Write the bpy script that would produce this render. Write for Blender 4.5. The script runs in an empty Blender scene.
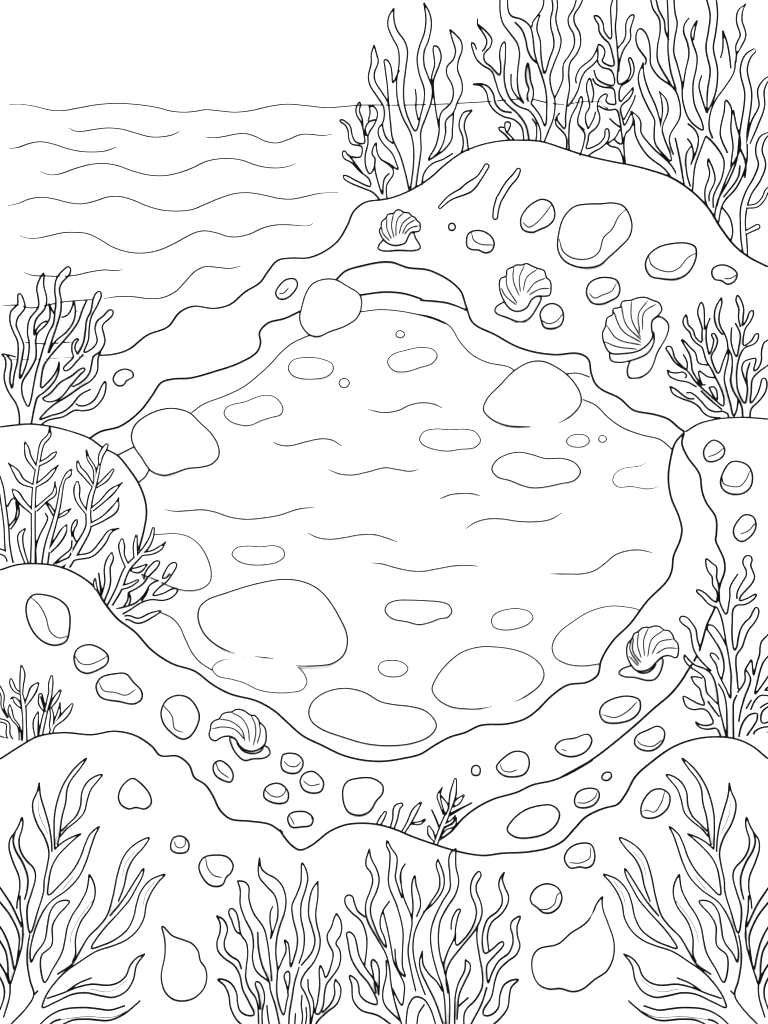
import bpy, math, random
from mathutils import Vector, geometry

# ------------------------------------------------------------------ scene, camera
scene = bpy.context.scene
col = scene.collection
W_PX, H_PX = 768, 1024
CAM_H = 1.6
VFOV = math.radians(65)
F = (H_PX / 2) / math.tan(VFOV / 2)
PITCH = math.atan((512 - 95) / F)
EYE = Vector((0, 0, CAM_H))
FWD = Vector((0, math.cos(PITCH), -math.sin(PITCH)))
UP = Vector((0, math.sin(PITCH), math.cos(PITCH)))
RIGHT = Vector((1, 0, 0))

cam_data = bpy.data.cameras.new('camera')
cam = bpy.data.objects.new('camera', cam_data)
col.objects.link(cam)
cam.location = EYE
cam.rotation_euler = (math.pi / 2 - PITCH, 0, 0)
cam_data.sensor_fit = 'VERTICAL'
cam_data.angle = VFOV
cam_data.clip_start = 0.05
cam_data.clip_end = 20000
scene.camera = cam

# ------------------------------------------------------------------ materials
def material(name, lo, hi, scale, bump=0.15):
    m = bpy.data.materials.new(name)
    m.use_nodes = True
    nt = m.node_tree
    b = nt.nodes['Principled BSDF']
    b.inputs['Roughness'].default_value = 0.9
    b.inputs['Specular IOR Level'].default_value = 0.05
    tc = nt.nodes.new('ShaderNodeTexCoord')
    no = nt.nodes.new('ShaderNodeTexNoise')
    no.inputs['Scale'].default_value = scale
    no.inputs['Detail'].default_value = 6
    rp = nt.nodes.new('ShaderNodeValToRGB')
    rp.color_ramp.elements[0].color = (*lo, 1)
    rp.color_ramp.elements[1].color = (*hi, 1)
    bp = nt.nodes.new('ShaderNodeBump')
    bp.inputs['Strength'].default_value = bump
    bp.inputs['Distance'].default_value = 0.004
    nt.links.new(tc.outputs['Object'], no.inputs['Vector'])
    nt.links.new(no.outputs['Fac'], rp.inputs['Fac'])
    nt.links.new(rp.outputs['Color'], b.inputs['Base Color'])
    nt.links.new(no.outputs['Fac'], bp.inputs['Height'])
    nt.links.new(bp.outputs['Normal'], b.inputs['Normal'])
    return m

SAND = material('white_sand', (.84, .84, .84), (.87, .87, .87), 30)
WATER = material('white_water', (.84, .85, .85), (.87, .87, .87), 6, .05)
LEAF = material('white_frond', (.84, .84, .84), (.87, .87, .87), 18)
STONE = material('white_stone', (.84, .84, .84), (.87, .87, .87), 22)
SHELL = material('white_shell', (.84, .84, .84), (.87, .87, .87), 26)
INK = material('black_ink', (.0025, .0025, .0025), (.004, .004, .004), 40, 0)
for m in (INK,):
    m.node_tree.nodes['Principled BSDF'].inputs['Specular IOR Level'].default_value = 0.0
GREY = material('thin_grey_ink', (.010, .010, .010), (.014, .014, .014), 40, 0)
GREY.node_tree.nodes['Principled BSDF'].inputs['Specular IOR Level'].default_value = 0.0

# ------------------------------------------------------------------ helpers
def ray(px, py):
    """Direction through a point of the picture, with unit depth along FWD."""
    return FWD + RIGHT * ((px - W_PX / 2) / F) + UP * ((H_PX / 2 - py) / F)

# bowl shaped shore round the pool
POOL_C, POOL_RX, POOL_RY, POOL_K = (0.03, 4.1), 1.65, 2.75, 0.85
def ground(x, y):
    r = math.hypot((x - POOL_C[0]) / POOL_RX, (y - POOL_C[1]) / POOL_RY)
    t = max(0.0, r - 0.95)
    return POOL_K * t * t / (t + 0.12) if t > 0 else 0.0

LEVEL = {'sea': None, 'water': None, 'ledge': 0.02, 'bank': 0.05, 'hummock': 0.10, 'front': 0.16, 'side': 0.24, 'near': 0.34}
def hit(px, py, level):
    d = ray(px, py)
    if level in ('water', 'sea'):
        z = 0.0 if level == 'water' else -0.12
        t = (z - CAM_H) / d.z if d.z < -1e-5 else 5000
        return EYE + d * t
    off = LEVEL[level]
    t, step = 0.3, 0.04
    while t < 40:
        p = EYE + d * t
        if p.z <= ground(p.x, p.y) + off:
            lo, hi = t - step, t
            for _ in range(18):
                m = (lo + hi) / 2
                p = EYE + d * m
                if p.z <= ground(p.x, p.y) + off: hi = m
                else: lo = m
            return EYE + d * hi
        t += step
    return EYE + d * 40

def depth(p):
    return (p - EYE).dot(FWD)
def towards(p, metres):
    return p + (EYE - p).normalized() * metres

def catmull(pts, closed=False, step=3.0):
    """Smooth resampling of a list of equal-length tuples (first two are x, y)."""
    n = len(pts)
    out = []
    rng = range(n if closed else n - 1)
    for i in rng:
        if closed:
            p0, p1, p2, p3 = pts[(i - 1) % n], pts[i], pts[(i + 1) % n], pts[(i + 2) % n]
        else:
            p1, p2 = pts[i], pts[i + 1]
            p0 = pts[i - 1] if i > 0 else tuple(2 * a - b for a, b in zip(p1, p2))
            p3 = pts[i + 2] if i + 2 < n else tuple(2 * b - a for a, b in zip(p1, p2))
        L = math.hypot(p2[0] - p1[0], p2[1] - p1[1])
        k = max(2, int(math.ceil(L / step)))
        # centripetal style tangent limiting keeps the curve from overshooting
        def tang(a, b, c):
            la = math.hypot(b[0] - a[0], b[1] - a[1]) + 1e-6
            lb = math.hypot(c[0] - b[0], c[1] - b[1]) + 1e-6
            v = [((bb - aa) / la + (cc - bb) / lb) / 2 for aa, bb, cc in zip(a, b, c)]
            return [x * L for x in v]
        m1, m2 = tang(p0, p1, p2), tang(p1, p2, p3)
        for j in range(k):
            t = j / k
            h00 = 2 * t**3 - 3 * t**2 + 1; h10 = t**3 - 2 * t**2 + t
            h01 = -2 * t**3 + 3 * t**2; h11 = t**3 - t**2
            out.append(tuple(h00 * a + h10 * u + h01 * b + h11 * v for a, u, b, v in zip(p1, m1, p2, m2)))
    if not closed:
        out.append(tuple(pts[-1]))
    return out

class MB:
    """Collects faces of several materials and links them as ONE mesh object."""
    def __init__(self):
        self.v, self.f, self.m, self.mats = [], [], [], []
    def mat(self, m):
        if m not in self.mats: self.mats.append(m)
        return self.mats.index(m)
    def add(self, verts, faces, m):
        o = len(self.v); k = self.mat(m)
        self.v += [tuple(p) for p in verts]
        for f in faces:
            self.f.append(tuple(o + i for i in f)); self.m.append(k)
    def tube(self, pts, radii, m, closed=False, sides=6):
        pts = [Vector(p) for p in pts]
        q = [pts[0]]; rr = [radii[0]]
        for p, r in zip(pts[1:], radii[1:]):
            if (p - q[-1]).length > 1e-5: q.append(p); rr.append(r)
        if closed and (q[0] - q[-1]).length < 1e-5: q.pop(); rr.pop()
        n = len(q)
        if n < 2: return
        V = []; Fc = []
        for i in range(n):
            a = q[i - 1] if (i > 0 or closed) else q[i]
            b = q[(i + 1) % n] if (i < n - 1 or closed) else q[i]
            t = (b - a)
            if t.length < 1e-9: t = Vector((1, 0, 0))
            t.normalize()
            s = t.cross((EYE - q[i]).normalized())
            if s.length < 1e-4: s = t.cross(Vector((0.3, 0.2, 1)))
            s.normalize(); u = s.cross(t).normalized()
            for k in range(sides):
                an = 2 * math.pi * k / sides
                V.append(q[i] + s * (math.cos(an) * rr[i]) + u * (math.sin(an) * rr[i]))
        for i in range(n if closed else n - 1):
            j = (i + 1) % n
            for k in range(sides):
                l = (k + 1) % sides
                Fc.append((i * sides + k, i * sides + l, j * sides + l, j * sides + k))
        if not closed:
            Fc.append(tuple(range(sides))[::-1]); Fc.append(tuple((n - 1) * sides + k for k in range(sides)))
        self.add(V, Fc, m)
    def build(self, name, parent=None, origin=None, flat=False):
        me = bpy.data.meshes.new(name)
        o = bpy.data.objects.new(name, me)
        col.objects.link(o)
        org = Vector(origin) if origin is not None else Vector((0, 0, 0))
        base = org if parent is None else org
        me.from_pydata([tuple(Vector(v) - base) for v in self.v], [], self.f)
        for m in self.mats: me.materials.append(m)
        me.polygons.foreach_set('material_index', self.m)
        me.update()
        if parent is None: o.location = org
        else: o.parent = parent
        return o

def tag(o, label=None, cat=None, group=None, kind=None):
    for k, v in (('label', label), ('category', cat), ('group', group), ('kind', kind)):
        if v: o[k] = v
    return o

TILES = {'px': (0, 0, 1)}
def tile(name, x, y, size, shown=768): TILES[name] = (x, y, shown / size)
def pts_of(txt, t='px', extra=1.0):
    x0, y0, s = TILES[t]
    out = []
    for w in txt.split():
        a = [float(v) for v in w.split(',')]
        out.append(tuple([x0 + a[0] / s, y0 + a[1] / s] + [v / s for v in a[2:]]))
    return out

# ------------------------------------------------------------------ ink line on a surface
def ink_on(mb, pts, where, width, m=INK, taper=False, closed=False):
    q = catmull(pts, closed, 2.5)
    P, R = [], []
    n = len(q)
    for i, p in enumerate(q):
        w = where(p[0], p[1])
        r = 0.5 * width * depth(w) / F
        if taper:
            e = min(i, n - 1 - i) / max(1, n * 0.18)
            r *= 0.62 + 0.38 * min(1, e * 2)
        P.append(towards(w, r)); R.append(r)
    mb.tube(P, R, m, closed)

# ------------------------------------------------------------------ terraces of the shore
def terrace(name, level, outline, edges, drop=0.3, grid=22, width=2.4, mat=None, link=True):
    mat = mat or SAND
    poly = []
    for seg in outline: poly += seg
    dense = catmull(poly, False, 5.0)
    cl = [dense[0]]
    for p in dense[1:]:
        if math.hypot(p[0] - cl[-1][0], p[1] - cl[-1][1]) > 1.2: cl.append(p)
    if math.hypot(cl[0][0] - cl[-1][0], cl[0][1] - cl[-1][1]) < 1.2: cl.pop()
    nb = len(cl)
    xs = [p[0] for p in cl]; ys = [p[1] for p in cl]
    def inside(x, y):
        c = False; j = nb - 1
        for i in range(nb):
            if (ys[i] > y) != (ys[j] > y) and x < (xs[j] - xs[i]) * (y - ys[i]) / (ys[j] - ys[i]) + xs[i]: c = not c
            j = i
        return c
    V = [Vector((p[0], p[1])) for p in cl]
    y = min(ys) + grid / 2
    while y < max(ys):
        x = min(xs) + grid / 2
        while x < max(xs):
            if inside(x, y): V.append(Vector((x, y)))
            x += grid
        y += grid
    E = [(i, (i + 1) % nb) for i in range(nb)]
    ov, oe, of, _, _, _ = geometry.delaunay_2d_cdt(V, E, [list(range(nb))], 1, 1e-4)
    top = [hit(p.x, p.y, level) for p in ov]
    mb = MB()
    mb.add(top, [tuple(reversed(f)) for f in of], mat)
    bd = [hit(p[0], p[1], level) for p in cl]
    low = [Vector((p.x, p.y + 0.15 * drop, p.z - drop)) for p in bd]
    mb.add(bd + low, [(i, (i + 1) % nb, nb + (i + 1) % nb, nb + i) for i in range(nb)], mat)
    for e in edges:
        ink_on(mb, e, lambda a, b: hit(a, b, level), width)
    return mb.build(name) if link else mb

# ------------------------------------------------------------------ stones
def sd(poly, c, ang):
    """distance from c to the outline along an angle"""
    best = None
    dx, dy = math.cos(ang), math.sin(ang)
    n = len(poly)
    for i in range(n):
        ax, ay = poly[i][0] - c[0], poly[i][1] - c[1]
        bx, by = poly[(i + 1) % n][0] - c[0], poly[(i + 1) % n][1] - c[1]
        ex, ey = bx - ax, by - ay
        den = dx * ey - dy * ex
        if abs(den) < 1e-9: continue
        t = (ax * ey - ay * ex) / den
        u = (ax * dy - ay * dx) / den
        if t > 0 and -1e-6 <= u <= 1 + 1e-6 and (best is None or t > best): best = t
    return best or 1.0

def lump(mb, poly_pts, level, inner=(), width=2.0, inner_width=1.5, flat=False, gaps=(), thick=0.45, mat=None,
         corner=False, lift=0.0, inner_mat=None, base=None, ring=True, rim=0.0):
    """A rounded body whose contour is the given outline, resting on the ground of a level."""
    mat = mat or STONE
    poly = catmull(poly_pts, True, 2.5)
    n = len(poly)
    A = cx = cy = 0
    for i in range(n):
        x0, y0 = poly[i][:2]; x1, y1 = poly[(i + 1) % n][:2]
        c = x0 * y1 - x1 * y0; A += c; cx += (x0 + x1) * c; cy += (y0 + y1) * c
    cx /= 3 * A; cy /= 3 * A
    bot = base or max(poly, key=lambda p: p[1])
    foot = hit(bot[0], bot[1], level)
    if flat:
        nrm = Vector((0, 0, 1)); org = foot + Vector((0, 0, 1.6 * width * depth(foot) / F + lift))
    else:
        nrm = -ray(cx, cy).normalized(); org = foot + nrm * (lift + 7 * depth(foot) / F)
    def where(x, y):
        d = ray(x, y)
        return EYE + d * ((org - EYE).dot(nrm) / d.dot(nrm))
    size = depth(foot) / F
    w_px = max(p[0] for p in poly) - min(p[0] for p in poly); h_px = max(p[1] for p in poly) - min(p[1] for p in poly)
    T = thick * min(w_px, h_px) * size * 0.5
    if flat: T = 0.035 * w_px * size * 0.5
    ins = width * 0.5
    rings = [1.0, .96, .88, .75, .55, .3]
    V = []
    def at(k, s, side):
        x = cx + (poly[k][0] - cx) * s; y = cy + (poly[k][1] - cy) * s
        L = math.hypot(poly[k][0] - cx, poly[k][1] - cy) + 1e-6
        f = max(0.0, 1 - ins / L)
        x = cx + (x - cx) * f; y = cy + (y - cy) * f
        return where(x, y) + nrm * (side * (T if side > 0 or not flat else T + 0.04) * math.sqrt(max(0, 1 - s * s)))
    nr = len(rings)
    for side in (1, -1):
        for s in rings:
            for k in range(n): V.append(at(k, s, side))
    V.append(where(cx, cy) + nrm * T); V.append(where(cx, cy) - nrm * T)
    Fc = []
    for sidx in (0, 1):
        o = sidx * nr * n
        for r in range(nr - 1):
            for k in range(n):
                l = (k + 1) % n
                q = (o + r * n + k, o + r * n + l, o + (r + 1) * n + l, o + (r + 1) * n + k)
                Fc.append(q if sidx else q[::-1])
        apex = 2 * nr * n + sidx
        for k in range(n):
            l = (k + 1) % n
            q = (o + (nr - 1) * n + k, o + (nr - 1) * n + l, apex)
            Fc.append(q if sidx else q[::-1])
    mb.add(V, Fc, mat)
    # contour
    up_px = 0.8 if flat else 0.0
    def in_gap(p):
        return any(g[0] <= p[0] <= g[2] and g[1] <= p[1] <= g[3] for g in gaps)
    runs, cur = [], []
    if not any(in_gap(p) for p in poly):
        P = [where(p[0], p[1]) for p in poly]
        if ring: mb.tube([towards(p + Vector((0, 0, up_px * depth(p) / F)), rim * T + 0.5 * width * depth(p) / F) for p in P], [0.5 * width * depth(p) / F for p in P], INK, True)
    else:
        s0 = next(i for i in range(n) if in_gap(poly[i]))
        for i in range(n):
            p = poly[(s0 + i) % n]
            if in_gap(p):
                if len(cur) > 1: runs.append(cur)
                cur = []
            else: cur.append(p)
        if len(cur) > 1: runs.append(cur)
        for c in runs:
            P = [towards(where(p[0], p[1]) + Vector((0, 0, up_px * size)), 0.5 * width * size) for p in c]
            m_ = len(P)
            mb.tube(P, [0.5 * width * depth(p) / F * min(1, .5 + .1 * min(i, m_ - 1 - i)) for i, p in enumerate(P)], INK)
    def surface(x, y):
        L = math.hypot(x - cx, y - cy)
        if L < 1e-3: s = 0
        else: s = min(0.995, L / sd(poly, (cx, cy), math.atan2(y - cy, x - cx)))
        # solve along the view ray: raise towards the viewer
        p = where(x, y)
        return towards(p, T * math.sqrt(max(0, 1 - s * s)) + 0.002)
    for line in inner:
        ink_on(mb, line, surface, inner_width, inner_mat or INK, taper=True)
    return foot, surface

def stone(name, label, cat, level, t, outline, inner=(), group=None, **kw):
    mb = MB()
    foot, _ = lump(mb, pts_of(outline, t), level, [pts_of(i, t) for i in inner], **kw)
    return tag(mb.build(name, origin=foot), label, cat, group)

def shell(label, level, t, fan, ribs, base, lip=None):
    fp = pts_of(fan, t); bp = pts_of(base, t)
    low = max(bp + fp, key=lambda p: p[1])
    foot = hit(low[0], low[1], level)
    root = bpy.data.objects.new('scallop_shell', None); col.objects.link(root); root.location = foot
    tag(root, label, 'shell', 'scallop shells on the shore')
    mb = MB(); lump(mb, bp, level, (), 1.9, mat=SHELL, thick=.2, base=low)
    mb.build('lower_valve', root, foot)
    k = depth(foot) / F
    if lip:
        mb = MB(); lump(mb, pts_of(lip, t), level, (), 1.8, mat=SHELL, thick=.2, base=low, lift=6 * k)
        mb.build('shell_lip', root, foot)
    mb = MB(); lump(mb, fp, level, [pts_of(r, t) for r in ribs], 2.1, 1.5, mat=SHELL, thick=.5, base=low, lift=18 * k, rim=.9)
    mb.build('upper_valve', root, foot)
    return root

# ------------------------------------------------------------------ plants
def plant(name, label, cat, level, roots, data, group=None, back=0.0, lw=2.42, seed=0, sway=0.05, mirror=None):
    """roots: picture points of the root on its ground; the farthest sets the plant's distance.
    data lines: tile flags x,y,w ...   flags: . pointed, R rounded tip, L ink line, z raised (in front of its neighbours)"""
    def mir(x): return mirror - x if mirror is not None else x
    hits = [hit(mir(x), y, level) for x, y in roots]
    foot = max(hits, key=lambda p: p.y)
    Y0 = foot.y + back
    rnd = random.Random(seed * 7 + 3)
    ph, kf = rnd.uniform(0, 6.28), rnd.uniform(2.0, 3.2)
    sc = depth(foot) / F
    Wd = 60 * sc
    def sheet(px, py):
        d = ray(px, py); y = Y0
        for _ in range(4):
            p = EYE + d * ((y - EYE.y) / d.y)
            h = max(0, p.z - foot.z)
            y = Y0 + sway * h * math.sin(kf * (p.x - foot.x) / Wd + ph) + 0.10 * sway * h
        return EYE + d * ((y - EYE.y) / d.y)
    root = bpy.data.objects.new(name, None); col.objects.link(root)
    root.location = (foot.x, Y0, foot.z)
    tag(root, label, cat, group)
    parts = []
    for ln in data.strip().splitlines():
        ln = ln.strip()
        if not ln or ln[0] == '#': continue
        t, fl, body = ln.split(None, 2)
        p = [(mir(a[0]),) + tuple(a[1:]) for a in pts_of(body, t)]
        if 'N' in fl:                      # belongs to the frond it runs along
            def gap(f): return sum(min((a[0] - b[0]) ** 2 + (a[1] - b[1]) ** 2 for b in catmull(f[0], False, 6)) ** .5 for a in p)
            min(parts, key=gap)[2].append((p, fl))
        elif 'L' in fl: parts[-1][2].append((p, fl))
        else: parts.append((p, fl, []))
    for p, fl, lines in parts:
        mb = MB()
        q = catmull(p, False, 2.2)
        q = [(a[0], a[1], max(0.6, a[2])) for a in q]
        zoff = 5.0 * sc * (fl.count('z'))
        e = 1.0 * sc
        n = len(q)
        L, Rr = [], []
        tans = []
        for i in range(n):
            a = q[max(0, i - 1)]; b = q[min(n - 1, i + 1)]
            tx, ty = b[0] - a[0], b[1] - a[1]; l = math.hypot(tx, ty) + 1e-9
            tans.append((tx / l, ty / l))
        def section(extra, tipext, tapered):
            """list of (cx, cy, nx, ny, halfwidth)"""
            S = []
            for i, a in enumerate(q):
                hw_ = a[2] / 2 + extra
                if extra > 0: hw_ = lw / 2 + 0.5 * max(0, a[2] - 0.7 * lw * max(0, 1 - a[2] / (3 * lw)))
                S.append((a[0], a[1], -tans[i][1], tans[i][0], hw_))
            cx, cy, nx, ny, hw = S[-1]; tx, ty = tans[-1]
            if 'R' in fl:
                h0 = max(0.3, hw)
                for k in range(1, 6):
                    an = k / 5 * math.pi / 2
                    S.append((cx + tx * h0 * math.sin(an), cy + ty * h0 * math.sin(an), nx, ny, max(0.02, h0 * math.cos(an))))
            elif tipext > 0:
                S.append((cx + tx * tipext, cy + ty * tipext, nx, ny, hw * 0.55))
            return S
        # ink rim
        S = section(lw / 2, lw * 0.5, False) if 'B' not in fl else []
        V, Fc = [], []
        for (x, y, nx, ny, hw) in S:
            for sx in (-1, 1):
                w = sheet(x + nx * hw * sx, y + ny * hw * sx)
                V.append(towards(w, zoff + 0.4 * e)); V.append(towards(w, zoff - 0.4 * e))
        for i in range(len(S) - 1):
            a, b = i * 4, i * 4 + 4
            Fc += [(a, a + 2, b + 2, b), (a + 1, b + 1, b + 3, a + 3), (a, b, b + 1, a + 1), (a + 2, a + 3, b + 3, b + 2)]
        if S:
            Fc += [(0, 1, 3, 2), tuple((len(S) - 1) * 4 + k for k in (0, 2, 3, 1))]
            mb.add(V, Fc, INK)
        # white body
        S = [s for s in section(-lw / 2, 0, True)]
        runs, cur = [], []
        for s in S:
            if s[4] > 0.12: cur.append(s)
            else:
                if len(cur) > 1: runs.append(cur)
                cur = []
        if len(cur) > 1: runs.append(cur)
        prof = [(-1, 1.0), (-.6, 1.0 + .8), (0, 1.0 + 1.0), (.6, 1.0 + .8), (1, 1.0)]
        for S in runs:
            V, Fc = [], []
            m_ = 10
            for (x, y, nx, ny, hw) in S:
                bul = 0.45 * hw * sc
                ws = [sheet(x + nx * hw * u, y + ny * hw * u) for u, _ in prof]
                for (u, k), w in zip(prof, ws): V.append(towards(w, zoff + e + (k - 1) * bul))
                for (u, k), w in list(zip(prof, ws))[::-1]: V.append(towards(w, zoff - e - (k - 1) * bul))
            for i in range(len(S) - 1):
                for k in range(m_):
                    l = (k + 1) % m_
                    Fc.append((i * m_ + k, i * m_ + l, (i + 1) * m_ + l, (i + 1) * m_ + k))
            Fc += [tuple(range(m_))[::-1], tuple((len(S) - 1) * m_ + k for k in range(m_))]
            mb.add(V, Fc, LEAF)
        for lp, lf in lines:
            wd = 0.8 if 'v' in lf else lw * 0.9
            front = zoff + e + 0.25 * max(a[2] for a in q) * sc + (5 if 'N' in lf else 3) * sc
            qq = catmull(lp, False, 2.5)
            P = [towards(sheet(a[0], a[1]), front) for a in qq]
            mb.tube(P, [0.5 * wd * depth(w) / F for w in P], GREY if 'v' in lf else INK)
        mb.build('frond', root, root.location)
    return root

# ------------------------------------------------------------------ sky and light
world = bpy.data.worlds.new('World'); scene.world = world; world.use_nodes = True
wt = world.node_tree
sky = wt.nodes.new('ShaderNodeTexSky'); sky.sky_type = 'NISHITA'; sky.sun_disc = False
SUN_EL, SUN_AZ = math.radians(55), math.radians(200)      # azimuth from +Y, clockwise
sky.sun_elevation = SUN_EL; sky.sun_rotation = SUN_AZ
sky.air_density = 0.6; sky.dust_density = 3.0; sky.ozone_density = 1.0
mx = wt.nodes.new('ShaderNodeMix'); mx.data_type = 'RGBA'          # an even white overcast over the clear sky
mx.inputs['Factor'].default_value = 0.97
ci = next(i for i in mx.inputs if i.name == 'A' and i.type == 'RGBA'); cb = next(i for i in mx.inputs if i.name == 'B' and i.type == 'RGBA')
cb.default_value = (7.4, 7.4, 7.4, 1)
co = next(i for i in mx.outputs if i.type == 'RGBA')
wt.links.new(sky.outputs['Color'], ci)
wt.links.new(co, wt.nodes['Background'].inputs['Color'])
wt.nodes['Background'].inputs['Strength'].default_value = 0.15
sl = bpy.data.lights.new('sun', 'SUN'); sl.energy = 0.6; sl.angle = math.radians(25); sl.color = (1, .985, .96)
so = bpy.data.objects.new('sun', sl); col.objects.link(so)
sdir = Vector((math.sin(SUN_AZ) * math.cos(SUN_EL), math.cos(SUN_AZ) * math.cos(SUN_EL), math.sin(SUN_EL)))
so.rotation_euler = sdir.to_track_quat('Z', 'Y').to_euler()
so.location = (0, -3, 8)
vs = scene.view_settings
vs.view_transform = 'Standard'; vs.look = 'None'; vs.gamma = 1.0; vs.use_curve_mapping = False
vs.exposure = 1.1

# ------------------------------------------------------------------ tiles of the sketch (x, y, size)
for nm, x, y, s in (('a', 320, 0, 160), ('b', 460, 0, 160), ('c', 608, 0, 160), ('d', 320, 120, 160), ('e', 460, 120, 160), ('f', 608, 120, 160),
                    ('h', 530, 0, 100), ('k', 530, 80, 120), ('l', 640, 80, 128), ('o', 0, 320, 128), ('s', 0, 420, 128), ('t', 0, 500, 100),
                    ('u', 70, 500, 128), ('v', 0, 640, 128), ('w', 660, 330, 108), ('y', 660, 540, 108), ('A', 0, 750, 140), ('B', 80, 820, 140),
                    ('Q', 360, 760, 140), ('S1', 0, 80, 192), ('S2', 190, 80, 192), ('T3', 80, 250, 192), ('T4', 260, 240, 192), ('T5', 90, 390, 192),
                    ('T6', 280, 380, 192), ('T7', 400, 300, 192), ('T8', 560, 340, 208), ('U1', 140, 520, 192), ('U2', 300, 560, 192),
                    ('U3', 460, 470, 192), ('U4', 480, 600, 192), ('U5', 230, 680, 192), ('U6', 420, 700, 192), ('U7', 560, 660, 208), ('U8', 100, 720, 192),
                    ('AA', 540, 170, 160), ('CC', 608, 260, 160), ('C3', 460, 240, 160), ('DD', 480, 240, 210), ('EE', 190, 700, 120), ('FF', 600, 610, 120),
                    ('GG', 0, 560, 220), ('LL', 640, 400, 128), ('NN', 592, 750, 176), ('OO', 500, 860, 140), ('PP', 140, 900, 100), ('SH', 370, 200, 100),
                    ('W2', 0, 250, 128), ('L3', 0, 230, 256), ('M6', 640, 400, 128), ('R6', 660, 540, 108)):
    tile(nm, x, y, s)
TILES['C'] = (205, 844, 5.689); TILES['C2'] = (270, 844, 5.689)
TILES['D'] = (340, 830, 5.28); TILES['D2'] = (420, 830, 5.28)

# ------------------------------------------------------------------ terrain outlines
P = pts_of
SHORE = P('0,360 50,358.7 88,356')
CREST = P('100,355.5') + P('130,418 190,400 270,340 350,308 400,248 450,226 540,234 600,218 660,168 720,130', 'T3') + \
    P('310,768 350,722 400,713 470,712 530,690 590,645 630,580 655,525 700,490', 'S2') + \
    P('300,383 340,375 430,340 520,285 600,215 680,158', 'd') + P('96,122 200,101 300,98 390,104 500,138 600,170', 'e') + \
    P('60,208 100,215 200,240 300,275 400,340 480,420 540,515 610,605 680,660 768,705', 'f')
RIM_L = P('40,752 80,727 160,705 240,645 290,580 325,530 370,516 440,512 540,485 640,450 710,405 722,370 718,330', 'T3') + \
    P('30,333 100,313 160,285', 'T4')
ARCH = P('305,158 340,125 400,105 520,88 590,110 680,122', 'T4') + P('0,240 30,320 60,395 170,455 270,510 360,538 460,550 570,545 615,570 630,640 650,690', 'C3') + \
    P('150,180 220,215 270,258 350,275 400,292 440,325 462,340', 'T8')
far_bank = terrace('shore_terrain', 'bank',
    [P('-420,380') + SHORE + CREST + P('830,300 1180,330'), P('1180,760 760,760'), P('700,440'), ARCH[::-1], RIM_L[::-1], P('60,450 -420,560')],
    [CREST, RIM_L, ARCH], drop=0.35, link=False)
ink_on(far_bank, SHORE + CREST[:2], lambda a, b: hit(a, b, 'bank'), 1.0, GREY)
far_bank = far_bank.build('shore_terrain')

LEDGE = P('400,220 500,208 580,215 650,240', 'T4') + P('80,0 190,12 268,42', 'T7')
terrace('ledge_terrain', 'ledge', [P('330,312') + LEDGE + P('480,300 470,270 430,252 350,256 325,275')], [LEDGE], drop=0.08)

HUM = P('0,642 100,630 180,625 300,638 400,662 540,712 620,768', 'o') + P('110,262 150,308 195,375 220,440 226,490 218,550 195,640', 'T5')
terrace('hummock_terrain', 'hummock', [P('-420,470 -60,440') + HUM + P('128,585 110,640 60,700 -420,760')], [HUM], drop=0.3)

FR_TOP = P('0,35 60,17 120,13 200,22 270,50 330,95 365,150 410,205 470,250 530,315', 'GG') + P('130,575 220,605 290,658 360,695 470,725', 'U1') + \
    P('180,125 230,170 290,222 370,262 450,300 530,320 610,325 700,312', 'U5') + P('0,217 60,180 120,148 180,130 240,102 350,95 420,75', 'U6') + \
    P('220,448 290,380 350,340 430,328 470,300 485,240 530,165 600,95 668,5', 'U4') + P('60,275 85,210 95,120 143,0', 'R6') + \
    P('450,700 440,655 410,580 400,510 410,430 425,380 460,340', 'T8')
terrace('front_terrain', 'front', [P('-420,640 -60,590') + FR_TOP + P('740,440 1180,500 1180,1000 700,1000 300,980 -420,980')], [FR_TOP], drop=0.32)

SIDE_TOP = P('275,190 350,145 450,118 540,108 640,106 768,115', 'LL')
SIDE_IN = P('458,345 450,380 470,430 515,495 525,560 540,600 575,655 577,720', 'T8') + P('395,0 420,60 455,140 460,220 430,310', 'R6') + \
    P('390,480 335,600', 'R6') + P('640,245 600,330 570,375 520,455 450,540 350,625 190,768', 'FF') + P('100,380 0,435', 'U7') + \
    P('690,240 590,298 530,322 450,340 390,368 290,398 220,435 170,475 120,530 60,570', 'U6')
terrace('side_terrain', 'side', [P('400,862'), SIDE_IN[::-1], SIDE_TOP, P('830,426 1180,460 1180,1000 700,1000 420,960')], [SIDE_TOP, SIDE_IN], drop=0.3)

NEAR = P('0,695 70,650 130,617 220,603 320,610 400,598 470,612 530,650 560,683 620,685 660,715', 'GG') + \
    P('378,230 420,258 450,300 480,360 520,395 600,405 680,418 730,450', 'U8') + P('200,600 245,660 280,680 320,665 400,605 460,580 530,573 600,580 680,605', 'U5') + \
    P('250,405 400,460 520,497 600,515 680,524', 'Q') + P('330,613 430,608 520,590 570,565 620,512 660,470 710,443', 'U6') + \
    P('60,252 110,238 145,195 190,115', 'NN') + P('340,375 420,320 500,292 580,284 650,292 710,318 768,365', 'U7')
terrace('near_terrain', 'near', [P('-420,840 -60,785') + NEAR + P('830,800 1180,880 1180,1330 384,1330 -420,1330')], [NEAR], drop=0.4)

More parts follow.
